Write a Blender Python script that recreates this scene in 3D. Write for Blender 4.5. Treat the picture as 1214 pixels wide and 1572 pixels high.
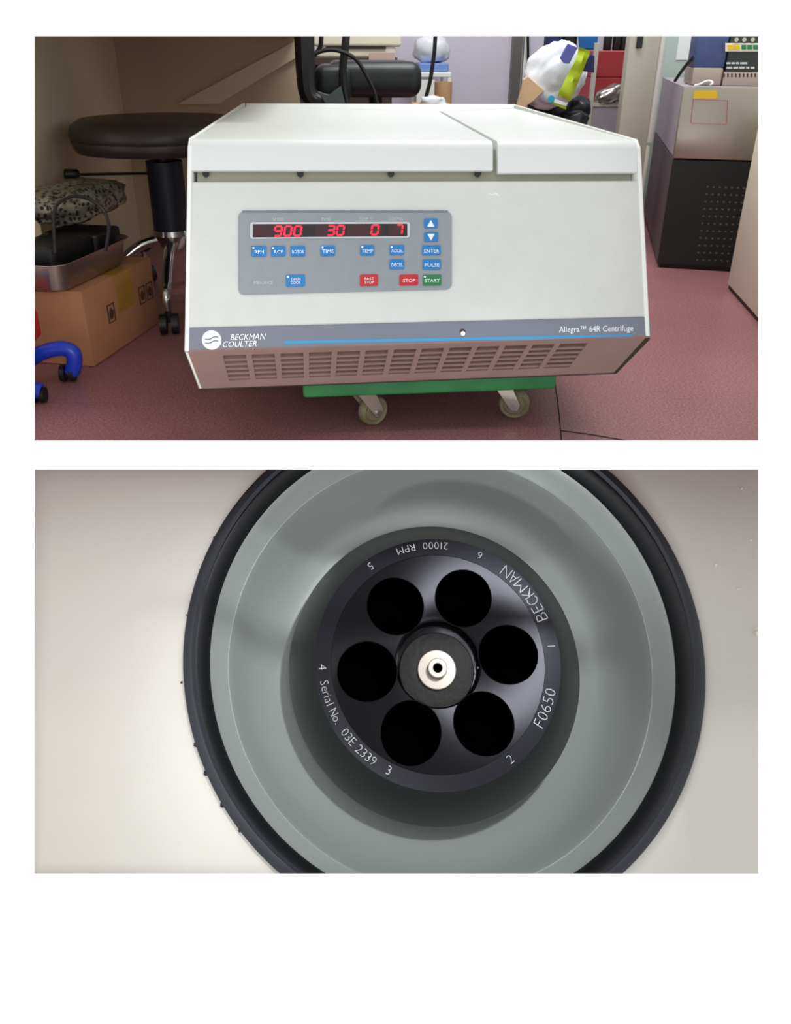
import bpy, bmesh, math, random
from mathutils import Vector, Matrix, noise

for o in list(bpy.data.objects): bpy.data.objects.remove(o)
scene = bpy.context.scene
C = scene.collection
V = Vector
random.seed(7)

# ------------------------------------------------------------------ camera
FPX, CX, CY = 1200.0, 607.0, 660.0            # focal length and optical centre, pixels of 1214x1572
CAM = V((0, 0, 0.64))
Yc = V(((502 - CX) / FPX, -(75 - CY) / FPX, -1)).normalized()
Xc = V((1, -0.005, 0)); Xc = (Xc - Xc.dot(Yc) * Yc).normalized()
Zc = Xc.cross(Yc)
R = Matrix((Xc, Yc, Zc))                      # room <- camera
cam = bpy.data.cameras.new('camera'); camo = bpy.data.objects.new('camera', cam); C.objects.link(camo)
camo.matrix_world = Matrix.Translation(CAM) @ R.to_4x4()
cam.sensor_fit = 'HORIZONTAL'; cam.sensor_width = 36; cam.lens = FPX / 1214 * 36
cam.shift_x = 0; cam.shift_y = -(786 - CY) / 1214
cam.clip_start = 0.02; cam.clip_end = 50
scene.camera = camo

# ------------------------------------------------------------------ light and exposure
scene.view_settings.view_transform = 'Standard'; scene.view_settings.look = 'None'
scene.view_settings.gamma = 1; scene.view_settings.use_curve_mapping = False
scene.view_settings.exposure = 0.0
w = bpy.data.worlds.new('world'); scene.world = w; w.use_nodes = True
w.node_tree.nodes['Background'].inputs[0].default_value = (0.99, 0.995, 1.0, 1)
w.node_tree.nodes['Background'].inputs[1].default_value = 1.07

def area(name, loc, target, sx, sy, power, col=(1, 1, 1)):
    l = bpy.data.lights.new(name, 'AREA'); l.shape = 'RECTANGLE'; l.size = sx; l.size_y = sy; l.energy = power; l.color = col
    o = bpy.data.objects.new(name, l); C.objects.link(o); o.location = loc
    o.rotation_euler = (V(target) - V(loc)).to_track_quat('-Z', 'Y').to_euler(); return o
area('ceiling_light_near', (0.6, 2.25, 2.30), (0.6, 2.25, 0), 1.2, 0.3, 34, (0.97, 1.0, 0.97))
area('ceiling_light_far', (0.70, 2.95, 2.30), (0.70, 2.95, 0), 1.2, 0.3, 15, (0.98, 0.98, 1.0))
# added spots, no seen lamps: one brightens the deck's left, two streak the rotor
def spot(name, loc, target, power, angle, blend, size, col=(1, 1, 1)):
    l = bpy.data.lights.new(name, 'SPOT'); l.energy = power; l.spot_size = math.radians(angle); l.spot_blend = blend; l.shadow_soft_size = size; l.color = col
    o = bpy.data.objects.new(name, l); C.objects.link(o); o.location = loc
    o.rotation_euler = (V(target) - V(loc)).to_track_quat('-Z', 'Y').to_euler(); return o
spot('deck_fill_spot', CAM + R @ V((0.04, 0.0, 0.1)), CAM + R @ V((-0.84, -0.34, -1.3)), 29, 78, 1.0, 0.10, (1.0, 0.99, 0.96))
spot('rotor_streak_spot_high', CAM + R @ V((0.60, 0.93, 0.1)), CAM + R @ V((0.05, -0.45, -1.4)), 95, 28, 0.8, 0.09, (0.97, 0.99, 1.0))
spot('rotor_streak_spot_low', CAM + R @ V((-0.75, -1.45, 0.1)), CAM + R @ V((0.05, -0.45, -1.4)), 40, 26, 0.8, 0.09, (0.97, 0.99, 1.0))

# ------------------------------------------------------------------ helpers
def ray(u, v): return R @ V(((u - CX) / FPX, -(v - CY) / FPX, -1))
def atY(u, v, y):
    d = ray(u, v); return CAM + d * (y / d.y)
def atZ(u, v, z):
    d = ray(u, v); return CAM + d * ((z - CAM.z) / d.z)
def atX(u, v, x):
    d = ray(u, v); return CAM + d * (x / d.x)
def on(u, v, pl):
    n, p = pl; d = ray(u, v); return CAM + d * (n.dot(p - CAM) / n.dot(d))
def s2l(c): return c / 12.92 if c <= 0.04045 else ((c + 0.055) / 1.055) ** 2.4
def rgb(r, g, b): return (s2l(r / 255), s2l(g / 255), s2l(b / 255), 1)

def mat(name, col, rough=0.5, metal=0.0, var=0.0, scale=8.0, bump=0.0, bscale=60.0, col2=None, spec=None, aniso=0, trans=0, alpha=None, emit=None, coat=0):
    m = bpy.data.materials.new(name); m.use_nodes = True; nt = m.node_tree; b = nt.nodes['Principled BSDF']
    b.inputs['Base Color'].default_value = col; b.inputs['Roughness'].default_value = rough; b.inputs['Metallic'].default_value = metal
    if spec is not None: b.inputs['Specular IOR Level'].default_value = spec
    if aniso:
        b.inputs['Anisotropic'].default_value = aniso
        t = nt.nodes.new('ShaderNodeTangent'); t.direction_type = 'RADIAL'; t.axis = 'Z'; nt.links.new(t.outputs[0], b.inputs['Tangent'])
    if trans: b.inputs['Transmission Weight'].default_value = trans
    if coat: b.inputs['Coat Weight'].default_value = coat; b.inputs['Coat Roughness'].default_value = 0.12
    if alpha is not None: b.inputs['Alpha'].default_value = alpha
    if emit: b.inputs['Emission Color'].default_value = emit[0]; b.inputs['Emission Strength'].default_value = emit[1]
    tc = nt.nodes.new('ShaderNodeTexCoord')
    if var or col2:
        n = nt.nodes.new('ShaderNodeTexNoise'); n.inputs['Scale'].default_value = scale; n.inputs['Detail'].default_value = 4
        nt.links.new(tc.outputs['Object'], n.inputs['Vector'])
        r = nt.nodes.new('ShaderNodeValToRGB'); r.color_ramp.elements[0].position = 0.38; r.color_ramp.elements[1].position = 0.62
        c2 = col2 if col2 else tuple(min(1, c * (1 + var)) for c in col[:3]) + (1,)
        c1 = col if col2 else tuple(c * (1 - var) for c in col[:3]) + (1,)
        r.color_ramp.elements[0].color = c1; r.color_ramp.elements[1].color = c2
        nt.links.new(n.outputs[0], r.inputs[0]); nt.links.new(r.outputs[0], b.inputs['Base Color'])
    if bump:
        n2 = nt.nodes.new('ShaderNodeTexNoise'); n2.inputs['Scale'].default_value = bscale; nt.links.new(tc.outputs['Object'], n2.inputs['Vector'])
        bp = nt.nodes.new('ShaderNodeBump'); bp.inputs['Strength'].default_value = bump; bp.inputs['Distance'].default_value = 0.002
        nt.links.new(n2.outputs[0], bp.inputs['Height']); nt.links.new(bp.outputs[0], b.inputs['Normal'])
    return m

def obj(name, bm, m, parent=None, smooth=False):
    bmesh.ops.recalc_face_normals(bm, faces=bm.faces)
    me = bpy.data.meshes.new(name); bm.to_mesh(me); bm.free()
    for mm in (m if isinstance(m, (list, tuple)) else [m]): me.materials.append(mm)
    if smooth:
        for p in me.polygons: p.use_smooth = True
        try: me.set_sharp_from_angle(angle=math.radians(smooth if smooth is not True else 35))
        except Exception: pass
    o = bpy.data.objects.new(name, me); C.objects.link(o)
    if parent:
        o.parent = parent; o.matrix_parent_inverse = Matrix.Identity(4)
        if parent.get('_w') is None: pass
        o.matrix_parent_inverse = WM[parent.name].inverted()
    WM[o.name] = Matrix.Identity(4)
    return o
WM = {}
def thing(name, label, cat, loc, group=None, mw=None):
    o = bpy.data.objects.new(name, None); C.objects.link(o); o.empty_display_size = 0.05
    if mw is None: mw = Matrix.Translation(V(loc))
    o.matrix_world = mw; WM[o.name] = mw.copy(); return tag(o, label, cat, group)
def tag(o, label, cat, group=None):
    o['label'] = label; o['category'] = cat
    if group: o['group'] = group
    return o
def struct(name, bm, m, parent=None, smooth=False):
    o = obj(name, bm, m, parent, smooth)
    if not parent: o['kind'] = 'structure'
    return o

def add_hull(bm, A, B):
    """prism between two matching rings of points"""
    a = [bm.verts.new(p) for p in A]; b = [bm.verts.new(p) for p in B]; n = len(a)
    fs = [bm.faces.new(a[::-1]), bm.faces.new(b)]
    for i in range(n): fs.append(bm.faces.new((a[i], a[(i + 1) % n], b[(i + 1) % n], b[i])))
    return fs
def bevel(bm, off, seg=2, ang=30):
    es = [e for e in bm.edges if len(e.link_faces) == 2 and e.calc_face_angle(0) > math.radians(ang)]
    bmesh.ops.bevel(bm, geom=es, offset=off, segments=seg, profile=0.5, affect='EDGES')
    return bm
def hull(A, B, bev=0, seg=2):
    bm = bmesh.new(); add_hull(bm, A, B)
    bmesh.ops.recalc_face_normals(bm, faces=bm.faces)
    if bev: bevel(bm, bev, seg)
    return bm
def box(bm, c, s, M=None):
    x, y, z = s[0] / 2, s[1] / 2, s[2] / 2; c = V(c)
    A = [c + V(p) for p in ((-x, -y, -z), (x, -y, -z), (x, y, -z), (-x, y, -z))]
    B = [p + V((0, 0, 2 * z)) for p in A]
    if M: A = [M @ p for p in A]; B = [M @ p for p in B]
    add_hull(bm, A, B); return bm
def bx(x0, x1, y0, y1, z0, z1, bev=0, seg=2):
    bm = bmesh.new(); box(bm, ((x0 + x1) / 2, (y0 + y1) / 2, (z0 + z1) / 2), (abs(x1 - x0), abs(y1 - y0), abs(z1 - z0)))
    bmesh.ops.recalc_face_normals(bm, faces=bm.faces)
    if bev: bevel(bm, bev, seg)
    return bm
def slab(px, pl, th, off=0.0, bev=0, seg=2):
    """plate on plane pl whose outline was measured in the photograph; th = thickness toward the viewer side"""
    n = pl[0]; q = (n, pl[1] + n * off); A = [on(u, v, q) for u, v in px]
    return hull(A, [p + n * th for p in A], bev, seg)
def rrect(x0, y0, x1, y1, r, k=4):
    out = []
    for cx_, cy_, a0 in ((x1 - r, y1 - r, 0), (x0 + r, y1 - r, 90), (x0 + r, y0 + r, 180), (x1 - r, y0 + r, 270)):
        for i in range(k + 1):
            a = math.radians(a0 + 90 * i / k); out.append((cx_ + r * math.cos(a), cy_ + r * math.sin(a)))
    return out
def tube(bm, pts, r, n=8, closed=False):
    pts = [V(p) for p in pts]; rs = r if isinstance(r, (list, tuple)) else [r] * len(pts); rings = []
    up = V((0, 0, 1)); prev = None
    for i, p in enumerate(pts):
        t = (pts[min(i + 1, len(pts) - 1)] - pts[max(i - 1, 0)])
        t = t.normalized() if t.length > 1e-9 else V((0, 0, 1))
        a = prev if prev else (V((1, 0, 0)) if abs(t.z) > 0.9 else up)
        b = t.cross(a); b = b.normalized() if b.length > 1e-6 else t.orthogonal().normalized()
        a = b.cross(t).normalized(); prev = a
        rings.append([bm.verts.new(p + (a * math.cos(k * 2 * math.pi / n) + b * math.sin(k * 2 * math.pi / n)) * rs[i]) for k in range(n)])
    for i in range(len(rings) - 1):
        for k in range(n): bm.faces.new((rings[i][k], rings[i][(k + 1) % n], rings[i + 1][(k + 1) % n], rings[i + 1][k]))
    bm.faces.new(rings[0][::-1]); bm.faces.new(rings[-1]); return bm
def spline(P, n=6):
    P = [V(p) for p in P]; out = []
    for i in range(len(P) - 1):
        p0 = P[max(i - 1, 0)]; p1 = P[i]; p2 = P[i + 1]; p3 = P[min(i + 2, len(P) - 1)]
        for k in range(n):
            t = k / n
            out.append(0.5 * ((2 * p1) + (p2 - p0) * t + (2 * p0 - 5 * p1 + 4 * p2 - p3) * t * t + (3 * p1 - p0 - 3 * p2 + p3) * t ** 3))
    out.append(P[-1]); return out
def lathe(bm, prof, M=None, n=48, mi=0):
    """revolve (r, z) profile round local z"""
    M = M or Matrix.Identity(4); rings = []
    for r, z in prof:
        if r < 1e-6: rings.append([bm.verts.new(M @ V((0, 0, z)))])
        else: rings.append([bm.verts.new(M @ V((r * math.cos(2 * math.pi * k / n), r * math.sin(2 * math.pi * k / n), z))) for k in range(n)])
    for a, b in zip(rings, rings[1:]):
        for k in range(n):
            j = (k + 1) % n
            if len(a) == 1 and len(b) == 1: continue
            if len(a) == 1: f = bm.faces.new((a[0], b[j], b[k]))
            elif len(b) == 1: f = bm.faces.new((a[k], a[j], b[0]))
            else: f = bm.faces.new((a[k], a[j], b[j], b[k]))
            f.material_index = mi
    return bm
def disc(name, c, axis, r, th, m, parent, n=20):
    bm = bmesh.new(); tube(bm, [V(c), V(c) + V(axis).normalized() * th], r, n); return obj(name, bm, m, parent, 40)
def lump(c, s, seed=0, amp=0.25, fr=2.0, sub=3, M=None, fold=0.0):
    """crumpled rounded mass (bags, pillows)"""
    bm = bmesh.new(); bmesh.ops.create_icosphere(bm, subdivisions=sub, radius=1)
    for v in bm.verts:
        n0 = noise.noise(v.co * fr + V((seed * 3.1, seed, 0))); n1 = noise.noise(v.co * fr * 3 + V((0, seed * 2.3, 5)))
        k = 1 + amp * n0 + amp * 0.6 * n1 - fold * abs(noise.noise(v.co * fr * 1.7 + V((seed, 9, 2))))
        p = v.co * k; p = V((math.copysign(abs(p.x) ** 0.8, p.x) * s[0], math.copysign(abs(p.y) ** 0.8, p.y) * s[1], math.copysign(abs(p.z) ** 0.8, p.z) * s[2]))
        v.co = (M @ p if M else p) + V(c)
    return bm
_dg = None
def text_polys(s, thin=0.0, ext=0.02, shear=0.0):
    """list of (verts, faces, x-centre) meshes, one for the whole string, text units (cap height ~0.7)"""
    cu = bpy.data.curves.new('t', 'FONT'); cu.body = s; cu.extrude = ext; cu.offset = thin; cu.shear = shear; cu.resolution_u = 2
    o = bpy.data.objects.new('t', cu); C.objects.link(o); bpy.context.view_layer.update()
    me = bpy.data.meshes.new_from_object(o.evaluated_get(bpy.context.evaluated_depsgraph_get()))
    vs = [v.co.copy() for v in me.vertices]; fs = [tuple(p.vertices) for p in me.polygons]
    bpy.data.objects.remove(o); bpy.data.curves.remove(cu); bpy.data.meshes.remove(me); return vs, fs
def add_text(bm, s, o, ex, ey, en, width=None, height=None, thin=0.0, shear=0.0, proud=0.0004, center=False):
    """flat raised lettering: cap height / total width in metres"""
    vs, fs = text_polys(s, thin, 0.01, shear)
    if not vs: return
    x0 = min(v.x for v in vs); x1 = max(v.x for v in vs); y0 = min(v.y for v in vs); y1 = max(v.y for v in vs)
    sy = height / (y1 - y0) if height else width / (x1 - x0); sx = width / (x1 - x0) if width else sy
    ox = -(x0 + x1) / 2 if center else -x0; oy = -(y0 + y1) / 2 if center else -y0
    nv = [bm.verts.new(o + ex * ((v.x + ox) * sx) + ey * ((v.y + oy) * sy) + en * (proud if v.z > 0 else -proud * 0.5)) for v in vs]
    for f in fs:
        try: bm.faces.new([nv[i] for i in f])
        except ValueError: pass
def lettering(name, items, m, parent):
    for it in items:
        bm = bmesh.new(); add_text(bm, **it); o = obj(name, bm, m, parent)
    return o

# ------------------------------------------------------------------ materials
M = {}
M['page'] = mat('white_board', rgb(253, 253, 253), 0.9, spec=0.0)
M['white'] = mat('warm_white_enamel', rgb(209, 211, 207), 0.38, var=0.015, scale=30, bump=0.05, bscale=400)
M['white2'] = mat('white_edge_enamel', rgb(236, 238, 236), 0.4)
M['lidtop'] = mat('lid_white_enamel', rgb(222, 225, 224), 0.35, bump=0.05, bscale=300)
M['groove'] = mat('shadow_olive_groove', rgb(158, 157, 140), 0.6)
M['black'] = mat('black_plastic', rgb(18, 18, 20), 0.45)
M['blackleather'] = mat('black_leather', rgb(24, 29, 33), 0.42, bump=0.15, bscale=150)
M['brownleather'] = mat('dark_brown_vinyl', rgb(52, 43, 44), 0.38, bump=0.2, bscale=120)
M['navy'] = mat('dark_navy_plastic', rgb(30, 34, 50), 0.5)
M['chrome'] = mat('chrome', rgb(205, 205, 205), 0.18, 1.0)
M['steel'] = mat('brushed_stainless', rgb(176, 170, 158), 0.33, 0.85, var=0.05, scale=4)
M['tray'] = mat('tray_stainless', rgb(165, 150, 145), 0.3, 0.9, var=0.1, scale=6)
M['panelgrey'] = mat('panel_grey', rgb(141, 148, 154), 0.5, var=0.02, scale=60)
M['bandgrey'] = mat('band_grey', rgb(116, 121, 134), 0.5)
M['stripe'] = mat('stripe_blue', rgb(62, 146, 196), 0.5)
M['btnblue'] = mat('button_blue', rgb(20, 120, 190), 0.4)
M['btnred'] = mat('button_red', rgb(190, 24, 36), 0.4)
M['btngreen'] = mat('button_green', rgb(18, 118, 70), 0.4)
M['print'] = mat('white_print', rgb(240, 244, 246), 0.6)
M['printgrey'] = mat('pale_grey_print', rgb(196, 200, 204), 0.6)
M['display'] = mat('display_dark_red', rgb(58, 14, 24), 0.25)
M['displayblack'] = mat('display_black', rgb(22, 12, 16), 0.25)
M['led'] = mat('led_red', rgb(120, 5, 15), 0.4, emit=((1.0, 0.02, 0.07, 1), 1.0))
M['grille'] = mat('grille_taupe', rgb(146, 116, 108), 0.5, var=0.03, scale=20)
M['slot'] = mat('slot_dark', rgb(52, 36, 32), 0.7)
M['green'] = mat('dolly_green', rgb(30, 112, 54), 0.5, var=0.12, scale=14)
M['rubber'] = mat('worn_cream_rubber', rgb(128, 120, 92), 0.6, var=0.15, scale=30)
M['hub'] = mat('zinc_bracket', rgb(176, 164, 152), 0.4, 0.5)
M['card'] = mat('cardboard', rgb(176, 122, 88), 0.8, var=0.08, scale=7)
M['tape'] = mat('packing_tape', rgb(168, 128, 44), 0.3, coat=0.4)
M['ink'] = mat('box_ink', rgb(78, 48, 38), 0.8)
M['wall'] = mat('lavender_wall', rgb(205, 200, 216), 0.8, var=0.02, scale=2)
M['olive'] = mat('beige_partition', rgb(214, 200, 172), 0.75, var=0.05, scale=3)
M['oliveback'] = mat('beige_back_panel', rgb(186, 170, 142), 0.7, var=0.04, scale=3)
M['desktop'] = mat('desk_cream', rgb(214, 206, 184), 0.5)
M['ceil'] = mat('ceiling_white', rgb(225, 225, 220), 0.9)
M['blueplastic'] = mat('bright_blue_plastic', rgb(36, 62, 196), 0.35)
M['redplastic'] = mat('red_plastic', rgb(214, 24, 30), 0.4)
M['cream'] = mat('cream_metal', rgb(232, 226, 208), 0.45, var=0.02, scale=5)
M['pillar'] = mat('grey_cream_metal', rgb(196, 193, 180), 0.45)
M['lavmetal'] = mat('lavender_grey_metal', rgb(176, 166, 178), 0.4, 0.1)
M['darkmetal'] = mat('black_metal', rgb(24, 26, 28), 0.5)
M['plumside'] = mat('dark_plum_side', rgb(92, 76, 82), 0.5)
M['bagwhite'] = mat('white_plastic_bag', rgb(222, 226, 234), 0.35, bump=0.5, bscale=25)
M['bagblack'] = mat('black_bin_bag', rgb(32, 37, 42), 0.3, bump=0.6, bscale=30)
M['lime'] = mat('lime_packet', rgb(168, 190, 24), 0.3, bump=0.4, bscale=30)
M['violet'] = mat('violet_blue_packet', rgb(86, 88, 168), 0.4)
M['darkblue'] = mat('navy_cloth', rgb(30, 34, 86), 0.7)
M['cobalt'] = mat('cobalt_plastic', rgb(22, 96, 166), 0.4)
M['cyan'] = mat('cyan_cap', rgb(20, 160, 190), 0.4)
M['paper'] = mat('kraft_paper', rgb(206, 174, 138), 0.75, var=0.06, scale=12)
M['redbox'] = mat('red_box', rgb(168, 52, 56), 0.5)
M['foil'] = mat('silver_foil', rgb(175, 172, 168), 0.28, 0.8, bump=0.7, bscale=40)
M['greenish'] = mat('pale_green_wall', rgb(186, 200, 194), 0.6)
M['slateblue'] = mat('slate_blue_case', rgb(66, 82, 132), 0.5, var=0.06, scale=20)
M['rack'] = mat('dark_green_grey_case', rgb(46, 54, 52), 0.5)
M['yellow'] = mat('yellow_label', rgb(232, 190, 22), 0.5)
M['greendot'] = mat('green_key', rgb(30, 134, 78), 0.5)
M['redline'] = mat('faded_red_line', rgb(176, 110, 100), 0.6)
M['device'] = mat('device_ivory', rgb(222, 216, 200), 0.5)
M['wood'] = mat('light_wood', rgb(186, 150, 112), 0.6, var=0.08, scale=9)
M['bluetub'] = mat('soft_blue_plastic', rgb(112, 144, 208), 0.4)
M['darkbrown'] = mat('dark_brown_shelf', rgb(62, 46, 40), 0.6)
M['post'] = mat('door_frame_grey', rgb(112, 108, 106), 0.4, 0.3)
# lower view
M['cabinet'] = mat('cabinet_cream_enamel', rgb(222, 219, 213), 0.45, var=0.01, scale=5, bump=0.06, bscale=300)
M['gasket'] = mat('black_rubber_gasket', rgb(15, 18, 23), 0.5, bump=0.1, bscale=80)
M['gasketlip'] = mat('rubber_lip', rgb(44, 48, 56), 0.45)
M['bowl'] = mat('chamber_grey_steel', rgb(178, 186, 184), 0.32, 0.3, var=0.02, scale=3)
M['seam'] = mat('bowl_seam', rgb(170, 178, 176), 0.15, 0.6)
M['anod'] = mat('black_anodised_side', rgb(46, 49, 49), 0.42, 0.6, aniso=0.6)
M['anodtop'] = mat('black_anodised_dish', rgb(21, 21, 25), 0.25, 0.85, aniso=0.95)
M['anodband'] = mat('black_anodised_band', rgb(27, 27, 35), 0.28, 0.7, aniso=0.5)
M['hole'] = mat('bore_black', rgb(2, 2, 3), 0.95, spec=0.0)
M['nut'] = mat('black_cast_nut', rgb(14, 13, 13), 0.5, spec=0.25, bump=0.5, bscale=70)
M['silver'] = mat('satin_silver', rgb(158, 150, 142), 0.42, 0.7)
M['crumb'] = mat('pale_crumb', rgb(246, 244, 222), 0.8)
M['darkcrumb'] = mat('dark_crumb', rgb(70, 60, 50), 0.8)

def floor_mat():
    m = bpy.data.materials.new('speckled_vinyl_floor'); m.use_nodes = True; nt = m.node_tree; b = nt.nodes['Principled BSDF']
    b.inputs['Roughness'].default_value = 0.33
    tc = nt.nodes.new('ShaderNodeTexCoord')
    def nz(s, d=3):
        n = nt.nodes.new('ShaderNodeTexNoise'); n.inputs['Scale'].default_value = s; n.inputs['Detail'].default_value = d
        nt.links.new(tc.outputs['Object'], n.inputs['Vector']); return n
    r = nt.nodes.new('ShaderNodeValToRGB'); e = r.color_ramp.elements
    e[0].position = 0.25; e[0].color = rgb(126, 72, 82); e[1].position = 0.78; e[1].color = rgb(196, 142, 146)
    x = e.new(0.5); x.color = rgb(160, 108, 113)
    nt.links.new(nz(230, 3).outputs[0], r.inputs[0])
    n2 = nz(3.0); mx = nt.nodes.new('ShaderNodeMixRGB'); mx.blend_type = 'MULTIPLY'; mx.inputs[0].default_value = 0.35
    nt.links.new(r.outputs[0], mx.inputs[1]); nt.links.new(n2.outputs[0], mx.inputs[2]); nt.links.new(mx.outputs[0], b.inputs['Base Color'])
    return m
M['floor'] = floor_mat()

def print_mat():   # silver bag with fine dark print
    m = mat('printed_silver_bag', rgb(150, 146, 138), 0.3, 0.5, bump=0.6, bscale=40); nt = m.node_tree; b = nt.nodes['Principled BSDF']
    tc = nt.nodes.new('ShaderNodeTexCoord'); v = nt.nodes.new('ShaderNodeTexVoronoi'); v.inputs['Scale'].default_value = 95
    nt.links.new(tc.outputs['Object'], v.inputs['Vector']); r = nt.nodes.new('ShaderNodeValToRGB')
    r.color_ramp.elements[0].position = 0.28; r.color_ramp.elements[0].color = rgb(40, 38, 34); r.color_ramp.elements[1].position = 0.55; r.color_ramp.elements[1].color = rgb(150, 145, 134)
    nt.links.new(v.outputs['Distance'], r.inputs[0]); nt.links.new(r.outputs[0], b.inputs['Base Color']); return m
M['printbag'] = print_mat()

# ================================================================== STRUCTURE
# the white display wall that holds both views: a thin board with two openings, parallel to the picture plane
T = 1.10
def pg(u, v, t=T): return CAM + R @ (V(((u - CX) / FPX, -(v - CY) / FPX, -1)) * t)
def page():
    bm = bmesh.new()
    xs = [-700, 53, 1163.5, 1914]; ys = [-500, 55.5, 676, 720.5, 1341.5, 2300]
    holes = {(1, 1), (1, 3)}
    for t, off in ((T, 0), (T + 0.006, 1.5)):
        g = {}
        for i, x in enumerate(xs):
            for j, y in enumerate(ys):
                # the openings are chamfered: wider at the back than at the front
                dx = {1: -off, 2: off}.get(i, 0); dy = {1: -off, 2: off, 3: -off, 4: off}.get(j, 0)
                p = pg(x, y); q = p + (R @ V((0, 0, -1))) * (t - T) + R @ V((dx, -dy, 0)) * (0.002 * (1 if off else 0))
                g[i, j] = bm.verts.new(q)
        for i in range(3):
            for j in range(5):
                if (i, j) in holes: continue
                bm.faces.new((g[i, j], g[i + 1, j], g[i + 1, j + 1], g[i, j + 1]))
        if off == 0: g0 = g
    def side(a, b): bm.faces.new((g0[a], g0[b], g[b], g[a]))
    for j0 in (1, 3):
        side((1, j0), (2, j0)); side((2, j0), (2, j0 + 1)); side((2, j0 + 1), (1, j0 + 1)); side((1, j0 + 1), (1, j0))
    for i in range(3): side((i, 0), (i + 1, 0)); side((i, 5), (i + 1, 5))
    for j in range(5): side((0, j), (0, j + 1)); side((3, j), (3, j + 1))
    return bm
struct('wall_front', page(), M['page'])

# floor slab of the room
fa = atZ(-10, 690, 0); fb = atZ(1230, 690, 0)
XL, XR, YB = -1.35, 2.35, 4.05
struct('floor', hull([V((XL, fa.y, -0.01)), V((XR, fb.y - 0.1, -0.01)), V((XR, YB, -0.01)), V((XL, YB, -0.01))],
                     [V((XL, fa.y, 0)), V((XR, fb.y - 0.1, 0)), V((XR, YB, 0)), V((XL, YB, 0))]), M['floor'])
struct('ceiling', bx(XL, XR, 1.35, YB, 2.4, 2.44), M['ceil'])
struct('wall_back', bx(XL, XR, YB, YB + 0.05, 0, 2.4), M['wall'])
struct('wall_right', bx(XR, XR + 0.05, 1.15, YB, 0, 2.4), M['greenish'])
struct('wall_left', bx(XL - 0.05, XL, 1.35, YB, 0, 2.4), M['olive'])
# joint in the sheet flooring beside the dolly
bm = bmesh.new()
P1 = [atZ(u, v, 0.0008) for u, v in ((852, 590), (857, 625), (860, 655), (863, 690))]
P2 = [atZ(u, v, 0.0008) for u, v in ((860, 661), (900, 666), (960, 676), (1040, 690))]
for P_ in (P1, P2): tube(bm, spline(P_, 4), 0.0010, 5)
seam = obj('floor_seam', bm, M['black'], bpy.data.objects['floor']); 

# ================================================================== CENTRIFUGE ON THE DOLLY
FTL, FTR = atY(288, 213, 1.2885), atY(983, 215, 1.2885)
lean = math.radians(22)
FN = V((0, -math.cos(lean), math.sin(lean)))           # front face, leaning back
FP = (FN, (FTL + FTR) / 2)
zt = (FTL.z + FTR.z) / 2
BTL, BTR = atZ(372, 158, zt), atZ(790, 160, zt)
TN = (FTR - FTL).cross((BTL + BTR) / 2 - (FTL + FTR) / 2).normalized(); TP = (TN, (FTL + FTR) / 2)
FBL, FBR = on(283, 540, FP), on(998, 516, FP)
ua = math.radians(60); UN = V((0, -math.sin(ua), -math.cos(ua))); UP = (UN, (FBL + FBR) / 2)
UBL, UBR = on(305, 597, UP), on(946, 572, UP)
zb = (UBL.z + UBR.z) / 2
UBLf = V((UBL.x, UBL.y, zb)); UBRf = V((UBR.x, UBR.y, zb))

cen = thing('benchtop_centrifuge', 'large off-white refrigerated centrifuge with grey control panel sitting on the green dolly', 'centrifuge', (0.14, 1.7, zb))
# inner body (slightly inside the panels)
ins = 0.006
def lerp(a, b, t): return a + (b - a) * t
GL = on(295, 263, FP); GR = on(980, 266, FP)
def body():
    bm = bmesh.new(); rings = []
    for s, (FT, FB, UB, BT) in ((1, (FTL, FBL, UBL, BTL)), (-1, (FTR, FBR, UBR, BTR))):
        d = V((0.012 * s, 0, 0))
        rings.append([FT + d - V((0, 0, 0.012)) - FN * 0.011, FB + d - FN * 0.0125, UB + d - UN * 0.022 + V((0, 0, .002)), V((BT.x, BT.y - .012, UB.z + .002)) + d, BT + d - V((0, 0.012, 0.012))])
    add_hull(bm, rings[0], rings[1]); return bm
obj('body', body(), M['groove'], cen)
# side panels
for s, (FT, FB, UB, BT) in ((1, (FTL, FBL, UBL, BTL)), (-1, (FTR, FBR, UBR, BTR))):
    A = [FT + V((0, 0, 0.0)), FB, UB, V((BT.x, BT.y, UB.z)), BT]
    A[0:1] = [FT + (BT - FT).normalized() * 0.012, FT + (FB - FT).normalized() * 0.012]
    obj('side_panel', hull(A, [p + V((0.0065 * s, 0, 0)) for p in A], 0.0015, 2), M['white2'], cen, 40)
# front panel below the groove
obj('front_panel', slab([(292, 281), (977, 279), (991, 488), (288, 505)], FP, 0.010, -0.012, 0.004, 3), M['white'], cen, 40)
# groove ends and plugs
for u in (316, 461, 600, 733):
    p = on(u, 267, (FN, FP[1] - FN * 0.0115)); disc('screw_plug', p, FN, 0.0052, 0.003, M['black'], cen, 14)
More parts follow.
